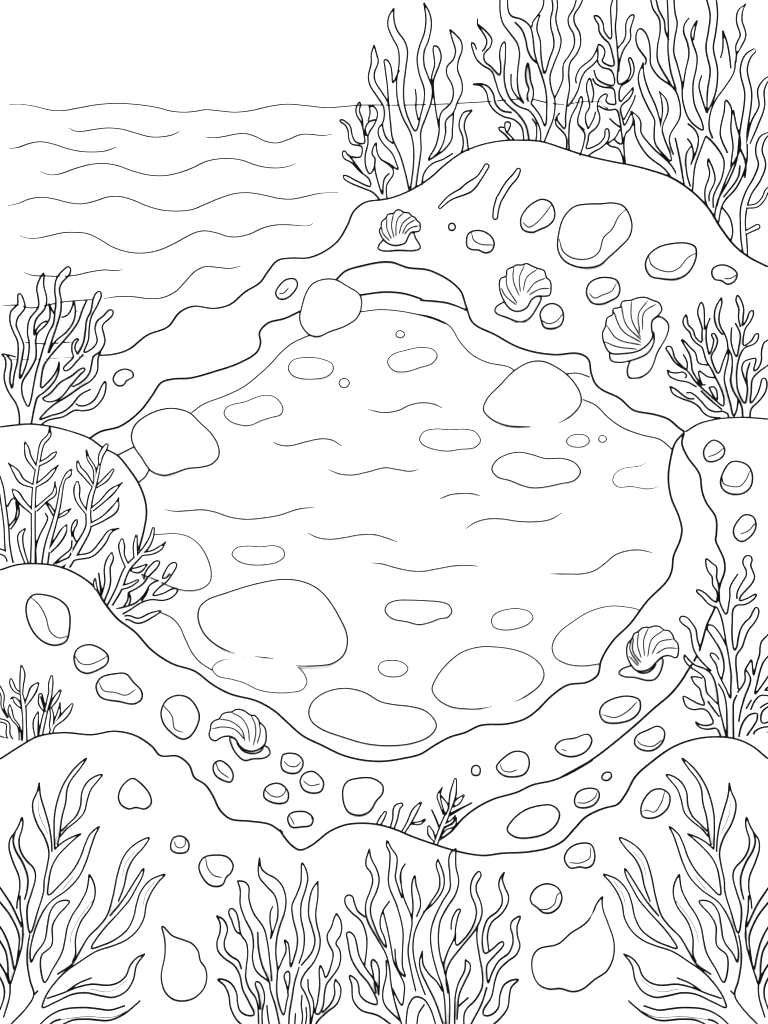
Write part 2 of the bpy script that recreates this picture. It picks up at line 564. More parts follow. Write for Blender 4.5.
# ------------------------------------------------------------------ water
def sheet_mesh(mb, x0, x1, y0, y1, z, m, nx=8, ny=8):
    V = [Vector((x0 + (x1 - x0) * i / nx, y0 + (y1 - y0) * j / ny, z)) for j in range(ny + 1) for i in range(nx + 1)]
    mb.add(V, [(j * (nx + 1) + i, j * (nx + 1) + i + 1, (j + 1) * (nx + 1) + i + 1, (j + 1) * (nx + 1) + i) for j in range(ny) for i in range(nx)], m)
mb = MB()
sheet_mesh(mb, -9000, 9000, -3000, 15000, -0.12, WATER, 12, 12)
def above(p):
    return p + Vector((0, 0, 0.7 * depth(p) / F))
sea_w = lambda a, b: above(hit(a, b, 'sea'))
for t, body in (('px', '8.7,105.5 20,105 35,107 50,110.7 62,111.5 77,109 97,105.5 117,104.2 137,105.3 157,108.2 172,112 185,113 196,112 205,110.5 220,111.7 235,113 252,111.2 270,107 287,105 307,106.5 327,108.5 342,107.5 360,106 400,106 440,105 487,102.5 531,100 550,104 564,105 583,102.5 600,102.5'),
                ('S1', '275,193 295,205 320,209 370,202 430,195 490,200 540,214 600,230 640,231 690,222 718,208'),
                ('S1', '35,277 70,273 120,256 165,250 210,258 270,277 320,288 370,291 420,287 468,270'),
                ('S1', '160,368 200,382 240,378 300,357 360,341 420,337 470,345 530,366 590,382 650,386 700,378 768,355 820,330 870,319 920,317 970,324 1020,342 1070,353 1120,354 1160,346 1184,337'),
                ('S1', '30,506 70,497 120,478 170,472 220,479 280,494 330,498 380,487 430,471 480,469 530,482 590,507 650,523 710,527 768,521 820,500 880,475 940,457 1000,454 1060,464 1120,477 1170,479 1220,469 1280,456 1355,453'),
                ('S1', '78,625 110,635 150,635 200,625 250,614 300,612 350,617 400,640 450,670 510,690 570,695 630,685 690,660 760,622 790,610 820,606 870,615 910,628 950,630 1000,618 1050,595 1100,583 1160,582 1210,586 1235,585 1253,576'),
                ('S2', '58,230 90,234 130,230 180,220 220,217 260,228 300,247 345,255 390,242 440,222 480,220 530,225 568,220'),
                ('px', '24,273 33,276 45,276.5 60,277 75,276 88,273 105,270.5 115,271.3 123,270.3'),
                ('T3', '95,197 150,189 210,189 280,197 330,193 380,170 420,130 460,88 500,69 550,72 600,76 645,66'),
                ('px', '3,306 20,306 30,308.5 42,307 60,303 80,301 96,300'),
                ('px', '25,343 45,344.3 72,342.5'), ('px', '76,311.7 82,311.5')):
    ink_on(mb, P(body, t), sea_w, 1.6, GREY, taper=True)
tag(mb.build('sea'), kind='structure')

up = lambda q, dx, dy: [(a + dx, b + dy) for a, b in q]
mb = terrace('pool_water', 'water', [up(RIM_L, -6, -8) + P('318,280 345,255 400,240 440,250 470,270') + up(ARCH[len(ARCH) - 26:], 6, -8) +
             P('715,460 715,520 705,580 660,670 560,730 470,770 380,790 300,770 220,720 100,650 80,600 80,520 70,470')], [], 0.2, 20, mat=WATER, link=False)
pool_w = lambda a, b: above(hit(a, b, 'water'))
for t, body in (('T4', '433,680 490,692 550,685 600,662 650,653 700,660 730,675'),
                ('T6', '-30,250 0,262 40,265 100,250 170,237 210,243 248,267'),
                ('T6', '193,360 240,378 290,382 350,370 420,353 470,360 520,367 555,360'),
                ('T5', '298,480 340,487 400,484 450,481 500,490 560,510 620,519 700,513 760,502 820,482 860,474 900,473'),
                ('T6', '110,613 150,632 200,639 260,632 320,621 380,621 430,635 470,650'),
                ('T6', '362,733 410,738 460,752 520,765 570,767 630,757 700,745 760,744 795,747'),
                ('T6', '640,478 680,461 730,456 768,457 800,465'),
                ('U3', '22,237 60,212 110,198 170,198 230,207 300,209 360,200 408,173'),
                ('U3', '360,417 430,418 490,417 540,403 580,375 620,342 670,325 720,322 770,333')):
    ink_on(mb, P(body, t), pool_w, 1.6, GREY, taper=True)
for t, body, wd in (('px', '191.7,413 203,405 226,396 244,387 258,376 270,365 281,353 291,344.5 303,338.5 311.5,335', 1.5),
                ('T4', '400,290 480,281 580,290 700,320 740,337', 1.5), ('T7', '50,56 130,72 200,108 240,170 290,222 350,252 440,272 458,285', 1.5),
                ('T7', '668,297 710,295 765,313', 1.6), ('T8', '85,222 130,242 180,290 230,325 300,352 370,370 418,410', 1.6),
                ('U1', '80,370 130,395 160,430 180,475 210,535 240,570 288,602', 1.5),
                ('T5', '104,266 175,230', 1.8), ('T5', '190,374 220,350 238,318', 1.6)):
    ink_on(mb, P(body, t), pool_w, wd, INK)
tag(mb.build('pool_water'), kind='structure')
for o in list(col.objects):
    if o.name.endswith('_terrain'): o['kind'] = 'structure'

# ------------------------------------------------------------------ rocks of the pool
G_POOL = 'rocks in the pool'
stone('rock', 'large rounded rock at the left edge of the pool beside the low hummock', 'rock', 'water', 'T5',
      '165,185 180,140 230,100 300,75 350,75 400,92 440,130 490,180 515,230 515,265 490,295 450,308 390,315 330,335 295,342 245,325 205,270 175,225', group=G_POOL, width=1.75)
stone('rock', 'upright boulder covering the shore edge at the far end of the pool', 'rock', 'water', 'T4',
      '158,310 165,275 185,210 210,175 255,157 300,158 350,185 400,220 407,260 390,310 340,345 280,367 230,387 195,378 165,340', group=G_POOL, width=1.75)
stone('rock', 'peaked dome shaped rock against the far right shore of the pool', 'rock', 'water', 'T7',
      '333,440 345,400 400,340 460,280 520,248 570,245 620,265 680,310 720,370 725,410 700,450 650,485 590,505 520,507 430,503 370,480', group=G_POOL, width=1.75, gaps=[(531, 415, 557, 432)])
def slab(label, t, outline, **kw):
    kw['width'] = kw.get('width', 1.35) + 0.2
    return stone('rock', label, 'rock', 'water', t, outline, group=G_POOL, flat=True, **kw)
slab('flat oblong rock just below the upright boulder', 'T4', '113,515 130,485 190,473 250,480 290,500 292,525 265,550 215,559 155,555 125,540')
slab('tiny round stone right of the oblong rock below the boulder', 'T4', '316,575 325,560 345,558 358,573 345,592 325,590', width=1.5)
slab('tiny oval stone nearest the far shore of the pool', 'T4', '543,380 552,367 570,368 579,382 565,394 548,390', width=1.5)
slab('slanting oblong rock below the tiny stone nearest the far shore', 'T4', '510,490 525,465 580,445 650,433 695,443 709,465 690,495 640,513 580,530 535,525')
slab('kidney shaped flat rock right of the large left edge rock', 'px', '224,414 227,408 245,402.5 265,396 275,398 283,409 281,415 272,418 262,421 250,426 240,425.5 229,421')
slab('long flat sausage shaped rock in the middle of the pool', 'T7', '78,560 95,530 140,519 200,522 260,520 300,530 322,565 300,592 240,600 190,607 130,598 90,580')
slab('broad flat rock with a notched top below the dome rock', 'T7', '367,680 385,645 430,620 480,612 530,622 580,637 650,637 700,655 722,690 700,722 640,738 570,752 530,754 490,745 440,725 390,710', width=1.6)
slab('small oval stone right of the dome rock', 'T7', '665,568 680,548 715,540 750,550 757,570 735,588 700,591 675,583')
slab('tiny round stone close to the right shore of the pool', 'T8', '142,368 150,356 165,358 172,370 160,380 147,378')
slab('half sunken rock open on its right beside the right shore', 'T8', '328,455 290,468 230,478 200,500 195,525 215,545 260,543 320,552 350,548 370,535 385,505 368,465', gaps=[(650, 462, 668, 482), (660, 480, 670, 490)], width=1.1)
slab('thin flat oval rock above the biggest rock of the pool', 'U1', '368,140 385,115 430,107 480,110 540,106 572,120 578,145 555,168 510,180 450,182 400,170')
slab('flat rock with a pointed lower side in the middle of the near pool', 'U2', '340,205 350,180 385,165 440,163 510,166 560,170 595,182 607,210 590,232 560,237 520,252 475,261 430,250 365,235', width=1.6)
slab('small oval stone between the two big near rocks', 'U2', '312,435 325,412 365,404 410,412 432,435 415,460 375,470 330,460')
slab('tilted oval stone left of the rock cut by the right shore', 'U3', '125,605 140,578 190,560 240,558 280,572 292,595 270,620 220,638 170,642 135,630')
slab('round rock half hidden behind the coral on the left', 'U1', '-40,85 20,62 80,60 150,58 200,72 240,105 270,155 285,210 280,250 250,275 200,285 150,278 60,240 -20,200')
slab('biggest rock of the pool, a broad dome at the lower left', 'px', '198,617.5 200,607.5 207.5,600.5 225,594 245,587.5 265,582.5 282.5,580 300,581.5 315,587.5 325,596 332.5,606 340,619 346,632 347.5,642 344,655 332.5,664 318,666.3 296,666 274,659.5 255,657 235,654 217,646 204,634', width=1.7, gaps=[(237, 650, 254, 662), (275, 655, 295, 671)], lift=0.012)
slab('low flat rock tucked under the biggest rock of the pool', 'U1', '370,562 330,563 295,585 290,600 310,625 370,640 420,655 470,680 530,692 600,692 650,680 668,650 655,615 625,585 560,560 450,545', width=1.2, gaps=[(232, 645, 296, 666)])
slab('pear shaped flat rock closest to the front shore', 'U2', '35,610 50,570 95,535 150,518 200,517 260,533 320,568 370,580 440,588 500,605 540,645 545,670 520,705 450,735 360,745 270,738 170,710 80,675 45,645', width=1.6)
slab('large round flat rock at the lower right of the pool', 'px', '432,690 436,679 447.5,664 462.5,652.5 480,647.5 495,647.5 515,650.5 531,657 541,666 544,675 541,684 532,692.5 515,702 492,707 478,709.5 467,709.5 450,707 437,699', width=1.5, gaps=[(494, 700, 514, 712)])
slab('rock cut off by the right front shore of the pool', 'U4', '640,45 580,30 520,27 440,48 370,90 310,140 288,190 300,230 340,255 400,266 475,258 560,240 640,190 690,100', width=1.35)

# ------------------------------------------------------------------ pebbles of the shore
def pebble(label, level, t, outline, *inner, **kw):
    return stone(kw.pop('name', 'pebble'), label, kw.pop('cat', 'pebble'), level, t, outline, inner, group='pebbles on the shore', **kw)
pebble('rounded pebble with a scooped top line left of the far scallop shell pair', 'bank', 'e', '30,585 40,545 75,530 115,535 155,565 165,600 150,630 120,638 90,625 55,622 35,610', '55,540 65,575 95,595 160,600')
pebble('tilted oval pebble below the thin weed stick on the far bank', 'bank', 'e', '345,540 300,525 290,480 315,430 355,395 395,380 435,395 455,440 450,480 420,510 385,525', '300,490 330,515 360,500 400,460 440,405')
pebble('largest stone of the far bank with a long inner ridge', 'bank', 'AA', '85,380 90,300 115,225 165,175 230,163 290,162 350,158 400,172 430,215 442,270 430,320 380,375 330,420 290,455 230,470 160,460 110,430', '92,330 110,390 150,420 210,430 260,415 285,390 305,325 345,285 380,220 412,190', name='rock', cat='rock', width=1.9, inner_width=1.6)
pebble('broad stone with a dished face right of the largest far bank stone', 'bank', 'AA', '505,460 520,410 570,370 640,352 710,352 745,368 752,400 740,450 705,500 650,525 580,522 530,510', '522,415 535,455 570,478 630,488 670,468 710,420 750,398', inner_width=1.5)
pebble('oval pebble between the largest far bank stone and the biggest shell', 'bank', 'AA', '222,590 235,545 275,520 330,516 370,530 384,570 375,605 335,630 290,645 250,638', '235,590 260,615 300,600 345,580 368,540')
pebble('small upright pebble touching the right side of the second scallop shell', 'bank', 'AA', '5,720 0,690 20,655 60,640 100,660 114,705 100,745 60,762 20,755', '5,720 40,738 80,725 108,690')
pebble('small pebble near the right edge under the seaweed covered crest', 'bank', 'CC', '497,60 505,38 545,23 590,35 620,65 610,100 575,117 545,100 510,92', '555,90 590,88 615,72')
pebble('tiny dot of a pebble right of the farthest scallop shell', 'bank', 'd', '616,515 622,498 640,496 651,512 643,528 625,530')
pebble('notched small pebble alone on the left shore beside the tall seaweed', 'bank', 'T3', '132,520 145,490 180,476 210,488 214,505 185,525 175,540 150,543')
pebble('small slanting pebble on the shore left of the upright boulder', 'bank', 'T4', '62,215 75,185 105,158 140,156 151,175 135,210 100,236 75,235', '75,215 95,212 115,190')
pebble('tall angular stone with a curved ridge on the left front shore', 'front', 'GG', '92,190 95,145 115,122 160,122 210,140 238,170 242,250 230,285 190,298 150,285 115,250', '105,128 135,155 160,200 175,250 205,272 240,265')
pebble('wedge shaped pebble second in the row along the left front shore', 'front', 'GG', '258,340 270,310 310,295 350,308 378,335 375,360 340,385 300,396 270,380', '262,335 280,360 310,365 350,350 375,335')
pebble('low wide pebble third in the row along the left front shore', 'front', 'GG', '335,440 350,412 400,397 440,397 465,425 495,460 495,485 470,502 420,495 350,478', '345,425 360,455 400,462 440,472 475,450')
pebble('egg shaped stone left of the folded scallop shell on the front shore', 'front', 'GG', '562,530 580,490 620,472 660,482 695,535 695,560 665,615 640,626 600,605 570,570', '568,505 600,545 610,590 640,602')
pebble('small bean shaped pebble below the folded scallop shell', 'front', 'EE', '148,450 155,405 190,387 235,410 270,455 277,495 260,525 220,518 170,490', '165,400 185,450 250,500')
pebble('topmost of the three small round pebbles right of the folded shell', 'front', 'EE', '583,390 595,350 630,340 690,350 722,385 720,430 690,465 640,470 595,450 582,420', '598,388 630,420 680,425 710,395')
pebble('rightmost of the three small round pebbles right of the folded shell', 'front', 'U5', '280,405 295,375 330,365 355,380 375,410 365,445 330,453 295,440', '292,402 320,422 362,415')
pebble('lower left of the three small round pebbles right of the folded shell', 'front', 'EE', '470,600 485,560 530,535 575,535 615,565 632,605 620,650 570,664 510,650 475,625', '480,575 520,612 570,620 605,595 612,570')
pebble('small oval pebble just above the dip in the nearest mound', 'front', 'U5', '230,555 240,535 275,525 310,530 333,555 325,580 285,588 245,588', '240,545 258,580', '325,548 332,560')
pebble('plain blunt stone without a ridge left of the small crest corals', 'front', 'U5', '453,430 470,405 510,393 570,393 610,420 612,450 585,485 560,525 520,542 475,530 455,495', name='rock', cat='rock', base=(356, 812))
pebble('tiny dot of a pebble on the front shore left of the round pebble', 'front', 'U6', '205,285 212,265 232,262 242,280 235,300 212,300')
pebble('round pebble in the middle of the front shore', 'front', 'U6', '305,270 330,235 380,205 425,215 438,255 420,295 375,308 330,300', '320,255 330,280 360,288 390,278')
pebble('lopsided pebble with a short mark right of the round front pebble', 'front', 'U6', '540,190 560,165 620,152 675,138 688,160 665,205 610,227 560,215', '562,195 588,205')
pebble('slanting oval pebble below the right hand scallop shell', 'front', 'U4', '478,450 490,420 540,392 600,385 638,400 640,440 610,475 545,493 495,485', '488,458 540,470 590,445 630,405')
pebble('wedge pebble with a wavy ridge left of the right hand coral', 'side', 'U4', '618,575 625,545 670,520 715,505 738,525 730,570 690,602 640,597', '628,560 640,575 690,585 728,560')
pebble('tiny oval pebble on the right lower shore strip', 'side', 'U4', '487,705 500,690 522,690 527,705 510,722 490,718')
pebble('small oval pebble with a curved line right of the large plain stone', 'side', 'U6', '617,405 630,370 670,353 710,360 718,385 695,420 655,432 625,425', '628,410 660,412 700,390 708,370')
pebble('large plain slanting stone on the lower right shore strip', 'side', 'U6', '348,520 370,480 420,440 480,422 530,422 558,450 550,490 510,530 460,548 380,548', name='rock', cat='rock')
pebble('topmost of the three pebbles on the right bank', 'side', 'LL', '380,320 395,275 440,240 480,255 508,290 500,335 450,368 400,365', '405,342 460,322 500,290')
pebble('largest of the three pebbles on the right bank', 'side', 'LL', '482,500 500,430 545,372 600,370 650,395 675,450 665,520 620,560 550,565 500,540', '492,460 500,500 540,517 600,517 635,480 660,425')
pebble('lowest of the three pebbles on the right bank', 'side', 'LL', '560,780 590,720 630,688 680,700 697,750 680,800 610,850 570,825', '600,805 650,785 690,740')
pebble('plain three cornered pebble on the left of the nearest mound', 'near', 'U8', '73,310 90,262 130,233 160,250 200,300 205,335 180,356 145,350 115,356 85,340')
pebble('tiny round pebble with a ring inside on the nearest mound', 'near', 'U8', '282,500 295,470 330,465 355,490 350,525 310,533 285,520', '300,480 300,500 320,512 340,500 340,478')
pebble('notched pebble with a curved ridge left of the near seaweed', 'near', 'U8', '395,585 415,550 460,540 510,548 533,580 525,610 505,630 490,660 455,666 425,650', '422,550 430,590 455,622 490,630')
pebble('pebble with a dented foot above the small round one on the near right', 'near', 'U6', '577,635 595,595 640,573 685,578 700,625 690,660 665,672 640,668 600,672', '595,650 640,652 680,630 680,585')
pebble('oval pebble with a zigzag ridge beside the right hand kelp', 'near', 'NN', '213,255 230,210 265,175 305,170 338,195 335,245 305,280 260,298 220,290', '220,268 240,262 270,272 300,235 318,180')
pebble('round pebble with an edge line above the bag shaped near stone', 'near', 'OO', '165,210 195,155 255,130 315,150 340,200 325,255 280,290 235,288 205,262 175,240', '220,270 260,270 300,240 315,190 330,180')
pebble('big bag shaped stone with a pointed top on the near right', 'near', 'OO', '565,200 561,215 565,270 590,340 625,450 620,540 585,610 520,655 450,710 400,722 330,705 270,708 215,685 180,620 180,530 210,490 320,460 390,400 460,355 500,310 530,240 555,208', name='rock', cat='rock', rim=.5)
pebble('drop shaped stone with a pointed top right of the left hand kelp', 'near', 'PP', '168,203 176,245 190,310 190,430 165,560 165,620 195,710 260,765 340,775 420,750 490,680 513,590 500,520 465,470 445,390 400,335 330,305 250,275 200,225 178,203', name='rock', cat='rock', rim=.5)

# ------------------------------------------------------------------ shells
shell('small upright scallop shell on a flat foot at the left of the far bank', 'bank', 'SH',
      '80,265 72,225 85,210 88,170 125,135 135,112 185,100 198,82 225,75 260,95 300,100 320,122 350,138 360,158 382,175 380,235 365,243 340,245 315,250 290,290 270,330 230,345 190,350 140,335 105,305',
      ['88,200 95,250 150,315', '128,140 130,220 165,300', '180,105 165,200 185,290', '260,98 215,140 200,200 200,280', '315,125 250,180 222,265', '350,150 285,190 248,262', '378,198 310,215 265,265'],
      '105,305 65,350 62,375 85,388 220,388 360,385 388,370 380,340 350,290 335,250 260,260 150,290')
shell('scallop shell fan tipped left in the middle of the far bank', 'bank', 'C3',
      '190,235 195,185 222,172 225,145 258,127 270,120 295,120 320,113 345,125 370,135 405,148 415,180 432,195 437,235 430,265 405,270 370,270 345,285 320,325 275,343 240,330 210,290',
      ['198,230 215,265 270,312', '222,165 225,220 275,305', '258,128 255,190 285,270', '310,120 285,180 290,250', '370,140 320,180 303,245', '412,182 360,205 320,255', '430,232 385,235 330,265'],
      '213,295 170,325 168,345 230,375 290,395 330,380 370,325 390,275 340,260 260,270')
shell('biggest scallop shell with a long foot right of the far bank', 'bank', 'DD',
      '448,340 458,318 465,285 485,272 487,252 512,246 520,226 553,220 575,212 605,210 630,220 655,230 665,255 655,272 630,295 628,330 632,350 615,380 580,405 530,415 475,412 455,380',
      ['463,312 500,360 590,385', '455,372 500,390 575,400', '487,258 520,330 590,375', '515,235 535,310 590,365', '553,222 555,290 588,355', '615,220 580,270 585,340', '645,233 600,265 595,330'],
      '550,440 538,480 545,503 580,505 620,480 650,410 685,345 690,310 670,285 650,280 630,295 610,360 570,420',
      '475,410 478,440 500,448 565,437 615,412 637,370 632,335 600,350 560,390 510,405')
shell('scallop shell folded to the left on the front shore', 'front', 'EE',
      '130,190 135,155 160,130 185,122 205,92 240,78 265,77 290,62 318,60 345,68 390,97 415,100 438,125 446,142 478,175 488,230 480,280 450,310 400,328 350,318 315,290 290,250 250,232 200,240 160,262 130,245 122,215',
      ['140,185 210,172 290,190 345,250', '188,122 260,135 330,190 352,265', '265,80 330,115 370,180 380,270', '390,98 415,150 420,220 405,290', '440,140 450,200 430,280'],
      '255,240 265,290 300,350 350,388 400,378 480,370 512,345 505,310 478,292 400,290 300,250',
      '300,270 315,300 345,330 400,344 450,330 470,300 420,300 340,280')
shell('scallop shell on the right front shore beside the coral', 'front', 'FF',
      '170,260 178,215 203,185 220,150 245,138 265,118 300,110 315,112 350,102 385,108 408,128 440,132 465,160 475,188 495,210 503,260 490,305 440,292 400,300 360,335 320,375 270,392 230,385 195,345 175,300',
      ['203,185 190,250 250,350', '215,180 210,260 265,340', '248,138 240,220 265,310', '310,115 280,190 285,295', '405,130 330,190 305,300', '470,185 380,205 330,285', '495,245 420,245 360,280', '185,295 245,360'],
      '200,355 130,385 120,405 150,425 220,432 310,452 350,445 390,390 400,310 340,320 260,340',
      '230,380 250,400 300,402 345,370 357,340 310,350')

# ------------------------------------------------------------------ seaweeds of the far crest
G_FAR = 'seaweeds along the far crest'
plant('coral', 'low branching coral leftmost on the far crest', 'coral', 'bank', [(379, 202)], '''
a BR 300,990,34 240,905,34 180,880,28 115,852,8
a BR 300,990,34 262,895,24 225,830,26 180,775,28 140,752,26 116,730,12
a B 300,990,34 262,895,26 232,830,20 216,760,20 216,700,22 225,660,14
a BR 214,705,20 165,670,22 145,625,20 125,595,18 100,577,10
a B 216,700,18 210,640,18 205,590,18 186,550,18 178,520,18 190,490,5
a B 226,640,16 245,600,20 262,560,22
a B 305,960,26 268,860,14 260,790,22 256,740,22 272,690,6
a BR 312,975,24 308,880,18 325,842,20 348,830,10
a LN 300,985 285,958 255,925 210,905 150,880 115,857 112,843 122,842 170,865 243,893 235,860 190,822 150,780 115,760 107,738 112,725 122,727 135,745 170,755 195,752 203,725 200,705 150,690 138,665 135,630 120,600 95,580 100,574 125,585 145,605 155,650 170,680 212,687 210,640 198,590 175,550 173,520 190,490 195,500 189,530 203,570 207,620 216,655
a LN 135,740 165,780 210,838
a LN 230,650 230,690 217,750 220,800 240,834 252,822 265,770 262,755 252,745 250,725 270,685 272,720 285,755 350,812 352,835 320,890 322,960
a LN 265,765 263,800 275,860 300,932 302,900 310,855 335,830
a LN 238,515 240,545 230,582
a LN 232,514 255,510 270,525 276,550 262,595 240,630 228,655 218,625 222,602 240,582 266,575
''', G_FAR, 0.16, seed=1)
plant('seaweed', 'tall seaweed with long wavy ribbons second on the far crest', 'seaweed', 'bank', [(413, 189)], '''
a B 440,930,30 462,800,36 466,700,36 462,640,40
a B 462,660,36 425,590,34 395,520,34 387,440,34 400,350,36 403,250,40 375,170,44 345,110,32 355,38,3
a B 465,660,36 490,590,34 520,510,34 518,430,36 490,340,34 483,260,34 505,170,34 520,100,30 498,12,3
a B 425,930,30 385,770,24 356,660,20 342,560,14 340,400,20
a B 345,695,10 318,650,30 318,590,22 312,520,28 285,470,34 250,400,32 252,330,32 262,270,30 260,215,3
a B 545,425,6 552,370,24 568,300,28 562,240,26 548,220,8
a B 536,748,10 555,712,22 583,630,30 615,530,40 658,450,40 655,380,42 632,320,48 660,260,36 655,200,38 625,140,3
a B 552,758,6 592,725,22 618,670,34 620,600,34 642,538,5
a B 478,930,24 500,850,24 520,790,14
a LN 260,215 246,260 246,300 232,370 240,410 275,465 305,515 308,560 300,592 282,615 280,645 300,685 345,735 365,780 375,814 335,788 292,766
a LN 260,215 272,260 280,295 262,350 265,390 295,440 325,490 333,530
a LN 300,592 303,620 320,665 352,690
a LN 382,335 368,365 350,398 345,350 338,312 320,287 308,288 310,310 322,400 330,500 338,590 348,665 385,745 410,830 432,930
a LN 355,38 330,80 326,125 345,175 375,235 380,300 368,390 372,480 395,560 435,640 448,700 448,790 432,920
a LN 355,38 355,90 370,145 405,195 420,240 412,330 402,420 405,500 425,570 458,628 485,545 500,480 500,430 475,350 466,280 478,220 500,160 508,90 498,12
a LN 498,12 525,60 535,110 522,190 500,250 500,310 520,370 538,420 536,480 510,560 485,630 485,720 470,830 458,920
a LN 457,425 462,470 460,520 472,578
a LN 540,420 535,375 550,310 548,220 565,225 582,270 572,315 545,385 545,430 553,510 570,612
a LN 622,140 635,190 650,245 640,285 610,320 608,355 635,410 640,450 630,490 580,545 570,640 555,700 520,768 560,740 590,690 602,640 605,580 640,540 660,490 682,440 680,390 660,330 665,290 682,240 678,200 650,165 622,140
a LN 642,535 636,620 632,670 600,715 520,772
a LN 486,905 500,830 540,785 590,765 640,735
''', G_FAR, 0.16, seed=2)
plant('seaweed', 'single small curled ribbon at the top of the far crest', 'seaweed', 'bank', [(461, 153)], '''
a B 685,790,44 696,690,30 684,620,28 695,560,30 732,528,3
a LN 732,528 690,540 670,580 668,610 685,660 685,710 660,765
a LN 732,528 700,570 693,610 705,660 713,730
''', G_FAR, 0.12, seed=3)
plant('coral', 'tiny two lobed sprout on the far crest', 'coral', 'bank', [(508, 141)], '''
b BR 250,700,30 215,645,26 197,620,14
b BR 225,630,8 230,605,24 230,590,18
b LN 255,690 215,645 190,625 186,612 198,610 215,612 215,590 228,584 242,592 238,615 224,635 215,612
b LN 224,635 245,655 275,690
''', G_FAR, 0.12, seed=4)
plant('seaweed', 'broad leaved bushy seaweed reaching the top in the middle of the far crest', 'seaweed', 'bank', [(529, 141), (545, 143)], '''
b B 320,710,26 315,630,26 275,565,28 210,535,30 160,480,34 130,420,22 62,405,3
b B 350,710,34 335,610,34 270,525,36 210,440,36 180,360,40 140,325,30 105,290,34 75,250,18 58,207,8
b B 205,390,30 203,320,28 203,260,26 212,200,4
b B 185,365,14 135,310,20 108,275,22 122,235,26 140,190,26 110,140,22 92,110,6 88,88,3
b B 395,710,14 424,600,26 433,500,36 412,400,40 390,335,40 376,300,14
b B 320,510,10 300,440,44 322,330,88 322,250,92 292,170,84 245,105,60 213,50,36 210,-14,34
b B 395,345,36 377,250,24 360,160,22 366,110,14 385,65,6 398,30,3 400,-10,3
b B 440,490,30 420,400,36 440,290,36 466,200,34 450,120,28 452,50,26 450,-14,24
b BR 345,512,22 335,470,28 338,420,30 325,350,24 327,312,10
b LN 60,405 100,402 135,415 160,450 172,500 200,530 250,540
b LN 60,405 100,412 125,440 140,495 170,535 210,560 260,575 295,610 308,690
b LN 84,88 85,120 108,155 128,195 122,225 105,248
b LN 88,118 130,155 153,190 145,225 115,262 120,295 150,320 190,360 195,320 190,260 200,215 213,200 218,270 212,360 222,430 250,485 290,515 330,530 365,575 385,625 387,690
b LN 80,240 68,210 55,205 60,235 80,285 110,315 150,340 170,390 190,450 225,500 280,550 315,600 335,690
b LN 345,568 365,600 368,640 362,690
b LN 192,-14 193,60 205,110 240,160 275,210 285,250 278,330 275,400 283,450 305,495
b LN 228,-14 232,50 245,75 300,95 335,125 350,180 358,250 372,305 395,370 412,440 416,520 408,605 385,555 340,495
b LN 262,105 295,140 315,190 325,240 345,280 372,305
b LN 245,352 248,420 270,460 308,498
b LN 328,490 322,455 330,430 318,390 315,345 325,303 332,330 340,390 352,430 350,470 342,495
b LN 345,132 350,105 372,75 395,40 402,10 400,-14
b LN 385,70 372,110 370,145 385,195 388,250 395,310 405,352 430,280 450,220 448,180 436,130 435,90 445,40 440,-14
b LN 465,-14 468,30 460,90 470,140 485,190 480,230 450,310 432,370 440,430 455,480 450,560 425,630 398,695
''', G_FAR, 0.12, seed=5)
plant('seaweed', 'thin winding double line ribbon reaching the top of the picture', 'seaweed', 'bank', [(568, 150)], '''
b B 516,760,14 520,640,20 515,560,26 508,470,30 508,390,34 520,310,34 555,240,30 560,170,30 536,90,30 555,40,30 582,-14,30
b B 515,650,14 490,615,20 468,580,20 478,545,5
h B 290,810,30 330,740,34 375,680,30 400,570,36 470,500,36 510,420,26 525,345,4
b LN 562,-14 545,40 520,85 522,120 545,165 548,215 525,265 498,305 492,385 470,440 455,470
b LN 595,-14 575,30 548,75 550,110 575,160 578,215 560,260 530,300 522,350 526,420 515,490 506,560 503,618 480,595 465,570 468,555 480,542
b LN 468,555 458,575 462,600 490,630 508,655 510,735
b LN 664,216 648,255 630,283 575,330 558,365 555,385 560,402
b LN 661,284 640,310 600,345 578,390 567,431 542,480 518,512
b LN 525,735 523,640 532,566 562,505 574,470
''', G_FAR, 0.12, seed=6)
plant('coral', 'forked coral with hooked arms left of the tall branching stem', 'coral', 'bank', [(585, 156)], '''
k B 340,520,36 362,400,28 365,335,34
k BR 365,345,26 326,295,24 312,250,20 320,180,24 326,115,14
k BR 365,345,26 420,290,30 442,240,24 437,180,16
k B 371,312,14 370,240,30 390,150,20 390,60,34 378,-5,10
k BR 345,510,30 420,440,26 480,390,26 500,345,24 493,318,16
k LN 318,120 325,105 334,112 336,140 322,190 305,275 320,300 350,345 345,400 318,490
k LN 305,285 350,320
k LN 372,315 355,260 358,215 380,175 375,120 362,60 365,20 380,-12 400,40 408,90 395,150
k LN 372,315 410,240 420,200
k LN 548,158 500,150 485,130 495,100 490,90 455,105 435,140 432,185 445,225 445,265 420,310 380,345 372,390 362,438 400,430 450,400 478,360 483,315 497,312 508,345 500,385 460,430 400,465 360,495
k LN 455,135 475,165 500,178
''', G_FAR, 0.12, seed=7)
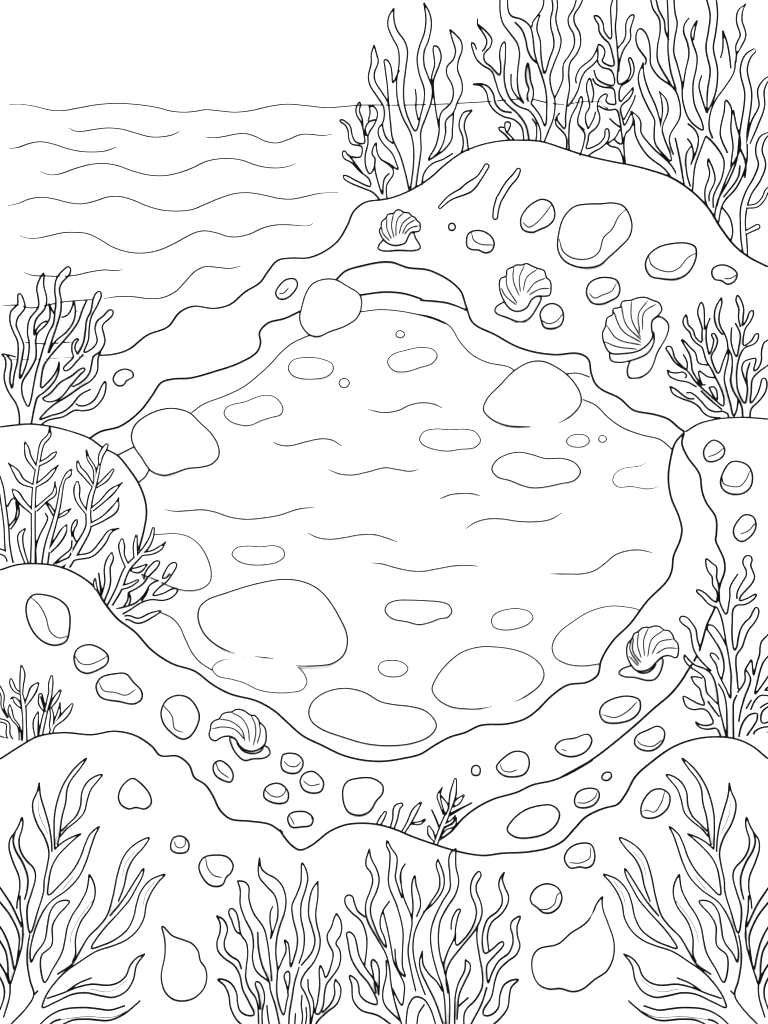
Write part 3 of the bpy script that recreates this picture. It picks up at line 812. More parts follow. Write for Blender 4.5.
plant('coral', 'tall straight coral stem with side branches on both sides on the far crest', 'coral', 'bank', [(627, 165)], '''
c B 84,820,24 75,700,22 60,600,24 50,500,22 43,400,22 38,300,26 30,200,22 28,130,18 28,60,26 32,-14,22
c BR 52,330,20 72,230,26 97,165,20 100,110,22 116,75,14
c BR 50,412,16 90,385,20 113,345,18 105,285,14
c BR 58,505,16 95,475,26 120,430,12
c BR 78,640,22 108,600,26 120,565,20 112,538,10
h B 645,420,34 600,320,36 555,260,38 535,190,34 490,122,10
h B 650,540,36 590,500,34 545,475,26 550,410,46 530,345,8
h B 652,670,30 560,650,26 510,610,24 490,542,6
k BR 565,172,28 505,172,26 468,148,32 472,112,26 490,95,10
k B 610,450,24 575,415,24 530,405,20 495,400,4
c LN 26,-14 13,35 15,100 13,187 -18,150 -24,112 -48,78 -68,75 -60,95 -46,119 -43,150 -24,181 5,210 18,250 26,316 -28,293 -20,275 -15,245 -25,225 -46,213 -48,260 -48,300 -30,322 10,335 24,352 27,408 -30,395 -55,375 -68,335
c LN -74,375 -60,400 -25,418 26,427 35,470 38,502
k LN 440,165 480,188 520,192 550,188 575,260 585,330 586,410 560,400 540,380
k LN 490,405 520,425 560,435 580,460 605,560
k LN 575,315 545,370 500,405
k LN 508,245 545,280 580,305
c LN 42,-14 42,60 36,130 42,200 50,300 53,403 90,385 108,350 105,310 98,285 105,275 118,295 125,340 105,385 60,418 60,488 85,460 112,430 120,418 120,440 105,470 62,515 70,570 78,602 100,565 112,540
c LN 47,232 75,195 85,165 85,120 95,90 118,70 125,75 118,105 108,140 108,185 75,240 55,300 52,345
k LN 600,255 630,200 665,130 675,95
k LN 610,560 612,345 640,315 660,270 660,235 645,200
''', G_FAR, 0.12, seed=8)
plant('seaweed', 'large tangled seaweed with long ribbons at the upper right of the crest', 'seaweed', 'bank', [(674, 180), (692, 192)], '''
c . 340,890,30 290,805,36 200,725,44 145,640,30 140,580,30 112,535,8
c . 305,775,8 285,740,30 250,680,50 240,620,36 236,576,26 212,515,36 178,440,36 160,370,30 168,302,5
c . 252,640,16 258,600,14 275,530,28 268,480,24 247,440,4
c B 190,330,10 168,230,50 152,160,30
c LN 178,312 184,288 165,258 145,230 134,190 140,150 152,137 176,152 197,200 203,260 205,310 240,365 320,430 345,500 345,560 295,660 297,690 315,745
c B 312,405,12 270,350,40 246,290,26 254,220,30 266,150,30 244,70,24 215,-14,22
c B 338,438,28 308,300,32 308,200,36 310,100,38 300,-14,30
c B 340,880,30 350,760,60 350,640,60 352,540,20
l LN 210,345 230,430 250,540 265,630
l B 310,690,16 305,560,20 300,440,20
l LN 283,350 308,385 320,440 310,500
l LN 305,398 280,440 281,560 302,640
l B 312,690,10 330,500,30 370,380,40
l LN 285,260 330,300 350,345 345,400 305,510
l LN 395,335 360,430 330,520 315,665
c B 382,420,46 405,290,42 388,200,40 372,140,20 390,85,3
c LN 450,360 437,410 450,470 473,540
c . 475,545,4 497,440,40 508,340,36 488,230,36 500,150,36 508,70,36 495,-14,48
c B 520,960,30 535,800,40 500,660,40 470,600,30
l LN 395,335 450,390 500,470 505,510 490,590 440,700 440,768
c LN 612,290 605,345 560,420 520,475 495,530 485,590 488,625 503,665
c . 614,300,2 616,270,4 625,225,26 648,170,28 630,100,28 635,55,24 660,20,4
c LN 550,145 552,190 550,240 540,280
c LN 550,145 570,200 582,260 590,330
l B 540,500,10 515,300,40 515,160,10
l LN 525,440 482,330 485,280 505,190 515,120 546,162 550,200 545,290 558,400 550,470 545,522
l B 405,775,10 415,600,20 410,500,10
l LN 410,470 405,490 418,560 390,660 392,720 405,760
l LN 410,470 440,540 450,600 415,690 415,730
c LN 203,-14 215,40 245,90 250,150 238,220 238,290 265,345 325,435 300,340 288,240 290,150 284,-14
c LN 228,-14 245,50 270,100 276,150 292,195
c LN 316,-14 322,60 332,110 320,190 316,250 335,320 354,400 360,490 395,580 457,624 452,590 415,500 408,410 425,320 427,270 405,200 398,160 410,125 428,98 418,140 410,195
c LN 390,85 368,115 362,150 382,210 388,260 372,340 358,430
''', G_FAR, 0.12, seed=9)
plant('seaweed', 'thick stemmed seaweed with stubby hooks at the right end of the crest', 'seaweed', 'bank', [(717, 222), (745, 255)], '''
c . 515,1090,24 540,970,30 600,880,50 640,780,50 650,640,36 673,450,34 652,330,34 672,270,30 705,240,18
c . 672,690,20 705,590,36 738,510,28 735,430,32 765,380,20 790,365,10
l L 560,178 580,280 600,350 600,410 545,530 480,690 460,760
l L 600,410 630,480 635,540 628,590
l L 600,510 590,580 500,705
l . 638,1090,22 623,955,36 617,857,32 622,772,38 650,681,38 704,590,44 732,510,44 713,420,40 735,350,36 775,318,16
l R 640,761,20 700,752,24 740,712,24 765,660,24 785,645,20
l R 635,915,24 665,900,26 705,880,30
l L 495,766 540,830 556,910 545,970
''', G_FAR, 0.12, seed=10)

# ------------------------------------------------------------------ plants of the left and right shore
plant('seaweed', 'tall many branched seaweed behind the low hummock on the left shore', 'seaweed', 'bank', [(24, 425.5)], '''
o B 140,690,50 125,560,44 75,460,44 45,370,40 52,290,38 40,230,32 8,202,4
o B 140,650,50 122,520,60 104,420,46 112,290,34 122,160,34 85,50,34 82,-20,34 125,-80,40 118,-155,8
o B 145,620,50 140,500,20 130,400,26 175,290,40 198,200,44 193,110,44 200,30,40 250,-90,44 240,-190,40 260,-280,3
o B 205,140,20 235,70,22 285,10,24 308,-50,22 295,-100,4
o BR 190,690,62 200,570,50 222,430,48 245,280,44 290,140,36 330,30,32 350,-60,36 345,-180,34 370,-255,40 408,-300,24
o B 262,300,40 300,215,34 390,110,36 450,20,38 485,-70,36 498,-100,30
o BR 450,235,40 415,275,24 394,294,16
o B 440,250,30 460,215,40 490,150,40 515,60,36 530,-40,28 575,-120,42 595,-158,28
o BR 215,640,16 300,540,24 400,460,38 500,380,40 560,300,40 575,210,40 612,130,44 602,60,40 585,15,36 645,-35,36 665,-55,24
o B 235,465,16 290,460,40 370,400,66 440,340,60 505,288,14
o B 222,475,16 290,400,36 335,330,36 355,250,4
o B 225,660,16 262,600,16 360,570,28 430,520,36 490,455,20 542,416,4
o BR 400,575,26 460,530,36 530,525,32 590,470,40 620,420,26 631,372,6
o LN 115,660 115,570 100,510 50,430 28,370 25,330 35,270 28,225 8,205 50,210 95,222
o LN 40,212 65,240 70,270 62,320 60,370 72,410 85,330 105,240 105,130 75,60 60,10 65,-50 105,-95 110,-155 120,-158 145,-110 150,-75 105,-10 98,30 120,90 142,150 135,220 122,290 120,352 150,290 172,200 175,140 165,80 175,0 230,-80 228,-140 220,-190 240,-250 262,-282 262,-210 280,-130 270,-70 215,0 205,50 205,92 220,55 250,20 280,5
o LN 293,-100 300,-50 298,-10 275,30 225,80 215,120 218,180 215,230 180,300 135,370 130,420 145,480 170,520 185,480 200,400 215,320 235,250 265,150 290,80 320,20 328,-40 335,-110 328,-180 340,-250 380,-300 410,-320 422,-310 420,-280 370,-220 358,-190 368,-110 365,-50 340,40 310,130 290,200 330,130 400,70 440,10 452,-50 443,-112 430,-70 405,-30 370,-15
o LN 293,-100 325,-35
o LN 520,-118 495,-60 470,10 430,70 370,140 300,220 265,270 250,340 248,408 290,370 330,320 348,280 355,250 352,310 325,370 270,430 225,465 210,510 183,650
o LN 465,205 500,140 510,80 520,0 545,-50 560,-130 580,-165 600,-172 608,-150 590,-100 545,-10 535,60 530,120 505,195 560,165 582,130 570,50 580,10 620,-25 660,-62 678,-55 675,-30 615,35 625,90 630,130 600,190 560,220 550,260 535,320 490,370 435,402
o LN 465,205 450,175 455,140 472,115 460,112 435,140 432,190 440,220 400,265 380,292 390,305 410,300 460,250 500,205
o LN 605,190 590,225 583,310 550,360 480,405 400,460 320,510 270,555 238,597 300,575 380,550 430,510 480,450 545,415
o LN 255,470 300,440 360,375 430,335 480,295 505,288 510,295 480,330 420,400 370,460 320,488 275,488 255,472
o LN 235,640 280,605 380,580 450,542 500,545 560,530 610,480 632,430 632,367 610,395 590,440 560,485 510,513 470,512 455,500
''', None, 0.0, seed=11)
plant('seaweed', 'cluster of leafy stems growing on the low hummock at the left', 'seaweed', 'hummock', [(30, 566)], '''
s . 200,930,40 200,700,26 200,540,26 207,400,24 222,300,24 232,240,22 255,140,26 296,90,22 298,45,8
s R 215,290,24 170,220,34 160,170,28 150,136,12
s R 235,265,24 290,235,26 325,205,24 338,192,10
s . 205,400,20 130,365,34 95,310,34 52,260,4
s . 215,395,20 280,350,30 320,305,22 348,272,4
s R 195,555,24 130,490,36 95,440,36 76,418,12
s . 212,540,26 280,480,22 325,440,26 330,372,4
s . 260,930,36 285,760,36 330,600,28 350,520,26 370,400,22
s R 368,410,20 388,350,20 412,325,32 426,300,14
s LN 275,490 300,510 330,555
s LN 272,490 300,540 320,575
s R 345,585,14 395,555,22 425,532,6
s R 295,790,24 350,720,40 385,660,34 398,632,12
s . 75,930,40 45,760,32 38,640,30 20,500,30 5,400,30 -12,330,20
s LN 45,520 72,475 85,470 105,500 115,560 95,610 65,655
s LN 95,490 100,540 90,590 55,635
t . 100,540,30 50,420,40 0,395,40 -40,385,40
t R 220,530,26 160,340,38 158,270,40 192,222,14
t B 280,490,10 290,350,10 335,225,8
t LN 272,490 274,380 290,310 320,240 355,175 366,135 345,98
t LN 412,490 480,430 545,370 552,310
s . 390,900,34 470,760,40 530,640,34 530,560,30 545,460,30 565,400,24 585,320,22 600,250,14
s R 598,260,18 605,215,28 632,165,28 640,152,20
s R 560,400,16 510,330,30 475,290,28 466,250,14
s R 570,370,16 565,290,20 530,230,18 518,182,10
s R 575,405,14 640,350,28 678,300,16
s R 525,565,20 465,470,30 462,400,34 464,376,18
s . 550,540,24 610,490,26 670,430,34 732,377,4
s . 545,630,24 620,590,30 690,530,40 712,468,4
u . -80,400,40 20,350,30 130,325,30 200,250,34 240,190,22 292,170,4
s B 430,800,20 435,730,20 445,650,24
s LN 460,735 440,690 448,650 462,625 462,595 440,615 428,650 432,700
''', None, 0.0, seed=12)
plant('coral', 'spreading coral leaning over the pool from the left front shore', 'coral', 'hummock', [(108, 609)], '''
u . 200,700,36 240,630,30 290,540,36 345,410,34 400,350,30 440,315,20
u R 350,410,30 315,330,26 310,270,36 312,240,18
u R 395,345,26 392,270,26 398,215,14
u R 410,335,20 460,280,30 490,220,24 500,172,16
u . 430,325,20 500,312,24 545,285,24 573,253,4
u . 350,418,10 410,420,34 460,388,12
u R 290,530,26 360,510,24 405,484,16
u R 190,610,30 225,500,36 225,400,36 245,345,34 250,318,12
u R 180,580,8 150,510,20 150,476,14
u . 195,600,12 182,510,10 172,440,4
u B 260,690,20 330,645,24 410,605,24 500,540,16 560,470,16
u B 285,705,10 390,640,20 490,592,20 580,580,24
u LN 240,668 300,648 380,625 410,605 450,560 480,510 530,480
u LN 285,700 350,665 430,615 485,598 560,602 610,585 645,545 640,530 610,535 560,560 497,572 530,530 580,490 610,450 640,385 630,375 600,385 570,430 555,470 578,466 600,442
u LN 350,555 400,530 440,500 470,460 520,410 538,370 520,365 480,395 450,440 443,475
u LN 352,552 364,590 352,636
u LN 322,640 346,600 350,556
u LN 430,605 455,568 472,530
u B 510,520,20 560,470,30 610,405,30
u B 400,560,20 460,480,34 520,395,24
u R 280,740,22 340,705,26 410,725,32 490,690,30 540,668,14
''', None, 0.02, seed=13)
plant('coral', 'small stubby coral behind the left end of the nearest mound', 'coral', 'front', [(30, 742)], '''
v . 148,660,32 147,480,24 142,400,28 130,330,20
v R 128,330,18 130,270,24 135,200,30 128,155,12
v R 128,325,14 90,300,22 70,260,26 66,238,16
v . 148,400,14 180,340,34 205,290,40 230,258,14
v . 132,415,8 100,370,30 75,345,12 65,352,4
v R 122,660,20 112,520,16 75,470,20 60,420,26 58,390,10
v . 105,660,30 50,570,26 45,500,22 0,482,22 -40,478,20
v . 48,470,10 15,400,18 15,330,22 -10,280,26
v . 60,610,16 0,588,24 -40,580,24
v . 85,655,14 55,632,12 0,626,8 -40,625,8
v . 230,640,22 262,480,26 282,400,22 302,320,24 305,300,16
v R 302,325,20 305,260,28 310,220,16
v R 305,400,16 335,350,28 362,304,14
v R 268,435,8 248,380,34 243,332,24
v L 245,340 258,385 272,430
v R 222,620,10 215,490,32 228,435,12
v R 300,590,26 320,520,22 375,465,34 405,430,34 432,388,16
v . 310,555,10 308,520,24 312,450,22 302,400,14
v . 328,495,16 352,440,22 360,378,5
''', None, 0.0, seed=14)
plant('coral', 'bushy branching coral behind the right bank', 'coral', 'bank', [(738, 419.5)], '''
w B 510,690,30 478,500,44 430,370,44 360,210,40 335,120,36 312,60,30
w B 345,165,30 318,75,26 316,10,24 340,-60,20 358,-90,6
w BR 308,90,26 304,0,22 296,-70,34 290,-150,36 294,-190,16
w BR 310,112,26 235,30,30 188,-45,32 182,-100,22
w BR 355,190,14 392,110,26 398,65,34 378,32,16
w B 448,35,8 430,0,20 408,-60,36 405,-145,40 437,-232,3
w B 545,690,16 515,480,30 485,330,30 490,200,10
w B 605,690,46 580,540,50 526,400,44 528,290,42 560,200,40 578,110,34 580,20,26 575,-20,16
w BR 580,-5,20 580,-115,34 562,-195,34 549,-238,16
w BR 590,-20,14 630,-80,34 656,-124,22
w BR 592,112,16 660,80,30 686,42,22
w B 620,690,44 625,540,40 632,440,36 642,360,30
w B 640,365,36 690,290,44 745,210,44 745,120,36 775,70,20
w BR 625,400,16 602,310,36 640,235,30 670,205,18
w BR 640,570,50 700,490,44 740,420,44 738,355,24
w BR 500,690,20 430,600,30 330,575,30 250,510,30 150,465,40 80,412,20
w B 200,350,20 120,330,30 80,310,16
w BR 470,600,26 430,560,30 330,460,28 240,360,30 185,290,16 120,230,28 75,165,38 60,128,30
w B 270,350,16 235,270,30 225,180,26 180,110,20
w LN 185,-112 165,-75 165,-45 185,-10 213,20 225,55 260,95 300,125 310,155 330,220 360,270 390,330 420,390 445,450 455,500 450,540 400,505 330,440 260,375 190,287 160,270 110,235 60,160 42,130 50,118 75,118 92,150 105,195 145,245 190,285
w LN 185,-112 195,-80 200,-40 235,0 255,55 295,87 298,30 300,-10 285,-60 268,-120 275,-165 293,-198 308,-175 315,-130 316,-60 318,-3
w LN 358,-88 335,-30 328,40 335,110 350,172 378,100 380,65 366,35 368,28 385,25 400,45 410,80 395,130 365,190 372,225 415,308 450,220 485,130
w LN 290,432 340,482 440,565
w LN 165,172 190,220 195,250 190,283
w LN 150,68 180,120 210,175 222,230 230,290 265,350 295,390 325,388
w LN 150,68 165,72 210,120 250,160 275,235 340,250
w LN 392,340 340,332 300,305 280,290 275,300 285,350 300,388
w LN 348,408 385,405 402,430 405,500 370,450 348,408
w LN 52,283 75,300 120,305 165,300 190,328 175,342
w LN 52,283 65,325 120,355 200,372 260,405
w LN 70,400 110,420 160,460 200,485 245,490
w LN 70,400 90,450 160,490 230,515 275,545 310,590 350,615 430,625
w LN 185,448 215,445 250,465 300,515 340,560 390,580 450,580 480,595 490,640
w LN 437,-232 400,-170 387,-120 390,-60 410,-10 445,35
w LN 437,-232 440,-190 425,-130 420,-70 432,-20 460,30 478,80 484,130 505,170 514,215 510,290 502,350 510,400 535,460 555,490 580,540 590,640
w LN 487,150 485,200 462,300 457,350 475,430 500,520 525,612 545,570 555,490
w LN 535,-50 568,20 570,60 560,120 545,190 508,100 505,50 510,-20
w LN 572,-20 558,-90 560,-150 540,-215 550,-248 575,-215 595,-150 592,-90 588,-30 615,-70 640,-130 660,-140 665,-115 645,-65 605,-5 595,40 595,110 650,75 680,30 697,25 700,55 675,95 600,130 570,180 550,260 545,340 555,430 605,522 615,480 620,400 610,370 588,310 582,265 600,225 650,205 680,202 682,215 668,290 690,280 720,220 722,150 740,90 775,68
w LN 640,230 618,310 620,400
w LN 775,245 690,310 658,350 650,430 645,520 690,460 715,390 725,350 745,342 760,370 750,440 700,510 650,560 638,640
''', None, 0.0, seed=15)
plant('coral', 'tall coral with leaf shaped arms behind the right end of the nearest mound', 'coral', 'side', [(728, 740)], '''
y B 498,1480,52 500,1230,54 515,1120,44 528,1000,46 521,860,44 498,760,42 492,640,44 485,560,50
y B 475,620,60 428,470,24 412,360,32 388,260,38 362,190,48 328,130,10
y BR 412,462,40 340,420,50 290,375,50 270,362,26
y B 490,640,40 495,540,44 520,450,50
y BR 535,470,50 568,390,30 632,300,52 645,230,50 622,170,52 626,135,50
y B 540,450,34 620,438,34 660,410,24 686,384,4
y BR 510,870,30 560,760,50 600,640,50 650,560,50 682,495,32
y BR 370,930,10 290,840,34 255,760,40 235,640,44 185,585,44 164,562,36
y BR 490,1010,30 472,900,56 440,790,60 392,690,50 350,622,22
y BR 432,1000,8 412,900,22 388,840,26 372,816,18
y BR 460,1440,30 430,1240,20 395,1080,50 345,960,50 260,890,40 195,850,34 178,822,14
y B 445,1440,50 390,1270,50 330,1130,50 290,1030,50 222,970,6
y B 390,1280,60 330,1195,34 240,1170,52 190,1145,40 162,1110,6
y BR 440,1440,40 400,1335,40 320,1330,28 280,1310,28 260,1295,12
y B 560,1280,16 600,1120,40 640,980,30
y B 672,1090,6 690,970,34 720,850,42 742,750,50 760,690,50
y BR 595,1480,46 605,1330,70 645,1275,76 665,1255,60
y BR 625,1460,18 700,1405,36 790,1370,40
y BR 730,1300,20 745,1230,44 790,1190,40
y LN 408,482 380,475 340,450 295,400 260,365 262,355 285,357 330,385 370,425 403,442 405,370 375,320 370,262 340,220 325,150 328,132 345,142 370,165 400,188 405,220 402,265 415,310 422,380 425,440 445,490 470,530 490,450 497,400 497,340 515,300 555,240
y LN 340,605 335,630 355,665 385,711 425,775 448,840 455,910 440,991
y LN 340,605 370,606 410,645 445,700 475,760
y LN 408,482 435,550 455,640 470,730 490,840 505,950 503,1050 500,1125 470,1060 438,998 412,940 400,890 375,850 358,820 360,806 375,805 400,820 420,850
y LN 365,930 330,900 275,840 240,780 225,711 218,660 205,630 165,600 140,570 145,548 160,542 190,550 228,592 255,635 265,700 288,782
y LN 175,816 210,856 250,891 310,911 355,941 385,991 405,1071 420,1191 440,1271 480,1431
y LN 175,816 170,836 185,871 220,906 280,946 315,981 325,1041 335,1086 375,1131 410,1166
y LN 220,973 245,1021 280,1056 295,1111 315,1173 280,1166 220,1136 165,1111 168,1141 190,1186 235,1206 300,1201 335,1216 365,1261 378,1301 350,1316 300,1316 265,1301 255,1291 258,1306 290,1336 340,1346 400,1341 420,1366 440,1431
y LN 220,973 260,973 300,983
y LN 342,1149 380,1201 420,1256
y LN 415,1021 450,1081 470,1161 475,1271 478,1431
y LN 548,1101 525,1151 522,1231 524,1441
y LN 550,1086 590,1031 605,996 605,926 630,881 650,851 658,901 665,961 690,871 708,811 712,761 720,726 775,666
y LN 615,926 645,986 640,1021 605,1111 575,1211 560,1291
y LN 775,821 740,861 715,921 695,1001 675,1096 720,1041 775,961
y LN 612,1201 650,1136
y LN 645,1209 670,1151 715,1106 775,1108
y LN 558,1451 570,1351 600,1281 640,1241 690,1234 692,1271 660,1331 620,1391 605,1471
y LN 625,1476 660,1433 720,1421 775,1396
y LN 775,1326 710,1339 668,1371 670,1389 700,1391 775,1366
y LN 775,1181 730,1216 718,1251 722,1296 740,1303 775,1291
y LN 710,1196 735,1176 775,1156
y LN 775,1041 745,1069 775,1069
y LN 545,418 550,370 580,310 615,245 610,210 592,175 590,145 605,118 625,110 648,118 655,145 645,175 660,220 673,260 660,300 610,360 575,400 565,430 620,415 685,385 682,400 650,435 600,460 545,465 522,490 515,560 515,711 530,785 545,760 555,700 575,630 600,590 640,550 665,500 682,478 700,490 700,530 670,590 630,640 605,700 585,760 545,820 540,880 548,960 555,1060
''', None, 0.02, seed=16)
for lab, roots, d, sd_ in (('single short finger shaped sprout leftmost on the nearest crest', [(374, 826)], 'Q R 75,400,14 118,325,26 138,290,18', 21),
                     ('single taller finger shaped sprout between the short one and the forked one', [(390, 830)], 'Q R 160,420,20 192,325,28 205,260,34 225,246,22', 22),
                     ('forked sprout with two arms on the nearest crest', [(402, 835)], 'Q R 215,430,18 268,345,24 300,280,30 332,236,14\nQ R 280,348,12 330,345,18 355,328,12', 23),
                     ('leafy small coral where the two shore strips meet', [(434, 846)], '''Q . 395,500,24 412,465,24 440,390,24 470,320,26 492,270,16
Q R 492,275,16 510,190,34 523,108,16
Q . 462,300,14 442,240,16 432,195,20 450,153,4
Q L 445,195 485,255 470,300
Q . 436,375,8 415,320,8 394,275,4
Q R 412,450,10 388,400,34 378,368,16
Q R 508,260,8 535,230,30 568,195,12
Q . 485,305,14 550,268,10 612,236,4
Q . 462,360,18 505,335,18 522,305,6
Q . 435,425,12 470,378,16 515,355,20 528,318,8''', 24)):
    plant('coral', lab, 'coral', 'side' if sd_ == 24 else 'front', roots, d, 'small corals along the nearest crest', -0.01, seed=sd_)

# ------------------------------------------------------------------ foreground
KELP = '''
A B 60,1600,70 95,1380,84 125,1230,50 137,1100,26 140,1000,30
A B 245,1400,50 200,1310,44 172,1230,36 158,1140,18 172,1050,22 205,940,36 240,840,30 255,760,26 270,640,24 278,560,16
A B 300,560,12 318,430,34 330,300,56 358,180,44 410,100,34 475,44,3
A B 308,525,14 360,424,24 440,340,26 470,230,34 500,170,36 562,134,3
A B 285,605,16 340,525,22 400,485,18 446,459,3
A B 282,590,14 245,470,44 205,350,46 195,280,36 214,180,5
A LNv 210,270 215,350 265,465
A B 215,900,20 275,805,20 340,760,40 420,665,48 490,520,34 515,450,24 547,419,3
A LNv 340,770 400,695
A B 140,1040,26 146,960,30 150,880,36 155,760,50 150,680,76 95,580,66 80,490,50 105,420,24 120,368,4
A B 125,1150,10 115,1010,30 60,880,44 -10,790,50 -60,740,50
A B 62,1300,10 60,1180,44 35,1080,46 -10,1010,50 -60,960,50
A B 20,1470,26 35,1330,30 20,1240,40 -10,1200,50 -50,1160,40
A BR 232,1275,26 210,1210,34 200,1145,46 262,1050,30 275,950,40 310,880,30 372,835,12
A B 285,1255,16 345,1150,66 378,1060,48 395,980,50 450,880,60 500,780,42 490,684,5
A LNv 505,830 430,930 392,1010 385,1060
A B 320,1240,24 430,1120,50 530,1000,60 610,880,60 650,780,60 690,640,70 750,540,44 821,481,3
A LNv 740,560 690,620 672,690
A B 590,930,8 640,880,18 710,775,22 765,690,16 791,648,4
A B 300,1290,50 420,1140,44 520,1085,28 660,1035,34 745,960,44 785,830,50 830,740,44 906,683,3
A LNv 850,720 800,790 785,850
A B 100,1600,110 180,1430,80 230,1340,60 300,1250,46 400,1160,42 470,1110,30
A B 235,1400,14 370,1345,20 480,1308,44 600,1325,60 690,1280,66 722,1190,50 794,1118,3
A LNv 490,1310 600,1325 700,1260
A B 190,1560,50 330,1470,50 470,1455,58 600,1460,50 700,1425,40 768,1385,18 800,1352,3
A LNv 330,1480 470,1462 620,1465 720,1420
A LN 215,180 205,225 180,285 180,330 205,410 245,480 268,560 258,640 242,720 240,770 205,890 165,1005 150,930 150,860 175,780 195,690 185,650 140,600 112,550 105,490 122,430 125,385 120,368 108,400 82,450 55,490 50,540 70,610 105,700 108,760 95,830 92,870
A LN 82,450 72,500 85,550 125,620 152,700 150,760 135,820
A LN 215,180 222,250 245,330 270,420 282,500 285,558
A LN 300,540 297,450 300,350 320,260 350,185 400,110 440,70 475,44 440,100 390,165 370,210 360,290 340,370 325,480 315,520
A LN 330,450 375,405 415,365 440,310 450,230 475,180 520,145 562,135 540,165 500,215 480,270 460,345 425,385 370,430 330,475
A LN 300,545 345,505 400,475 445,460 420,480 370,525 315,585 285,640 268,720 265,795 330,738 400,660 440,590 470,510 495,460 545,420 525,460 500,530 470,620 430,700 370,765 270,840 215,930 180,1030 165,1110 172,1165 190,1125 245,1045 260,960 275,890 310,840 350,825 382,830 370,850 320,905 290,960 282,1075 230,1125 222,1180 245,1275 290,1200 340,1110 355,1050 370,970 395,910 440,840 475,770 487,700 488,683 515,730 522,790 505,850 440,950 415,1030 412,1130 398,1160
A LN 315,1230 395,1175 435,1110 485,1025 545,965 585,912 619,804 644,684 674,594 709,544 769,499 819,481 790,530 730,600 700,660 680,750 650,830
A LN 604,909 654,849 699,784 749,704 789,649 784,684 749,754 709,824 659,884 569,984 524,1044 501,1087 569,1069 639,1034 699,984 734,914 749,844 774,774 824,714 869,692 906,682 869,724 829,784 804,844 789,924 749,994 689,1044 619,1074 529,1104 440,1160 350,1225 280,1305 245,1365 232,1412 300,1385 400,1340 470,1332 560,1350 620,1357 690,1325 730,1265 750,1180 794,1119
A LN 258,1363 340,1335 430,1300 500,1285 600,1290 650,1275 690,1240 715,1180 750,1140 794,1119
A LN 502,1250 430,1280 370,1320
A LN 200,1525 270,1460 340,1425 470,1413 540,1420 600,1427 685,1403
A LN 265,1512 300,1487 332,1478
A LN 300,1530 400,1482 480,1477 600,1483 680,1450 730,1410 768,1376
A LN 163,1015 152,1080 150,1170 165,1265 185,1345 140,1420 60,1505
A LN 185,1345 207,1322
A LN 110,800 112,880 125,965 122,1060 100,1150 58,1285
A LN -20,725 0,755 60,845 120,970
A LN -20,810 0,835 60,915 105,1025 100,1105 80,1205 65,1135 40,1045 0,970 -20,945
A LN -20,1020 0,1050 30,1105 42,1175 45,1235 55,1295 52,1355 20,1465
A LN -20,1150 0,1175 30,1225 50,1280
A LN -20,1225 0,1250 22,1305 22,1355 0,1425
'''
plant('kelp', 'large broad bladed kelp in the left front corner', 'kelp', 'near', [(8, 1034)], KELP, 'kelps in the front corners', 0.0, seed=31)
plant('kelp', 'large broad bladed kelp in the right front corner', 'kelp', 'near', [(8, 1034)], KELP, 'kelps in the front corners', 0.0, seed=31, mirror=768.5)
G_NEAR = 'seaweeds in the front row'
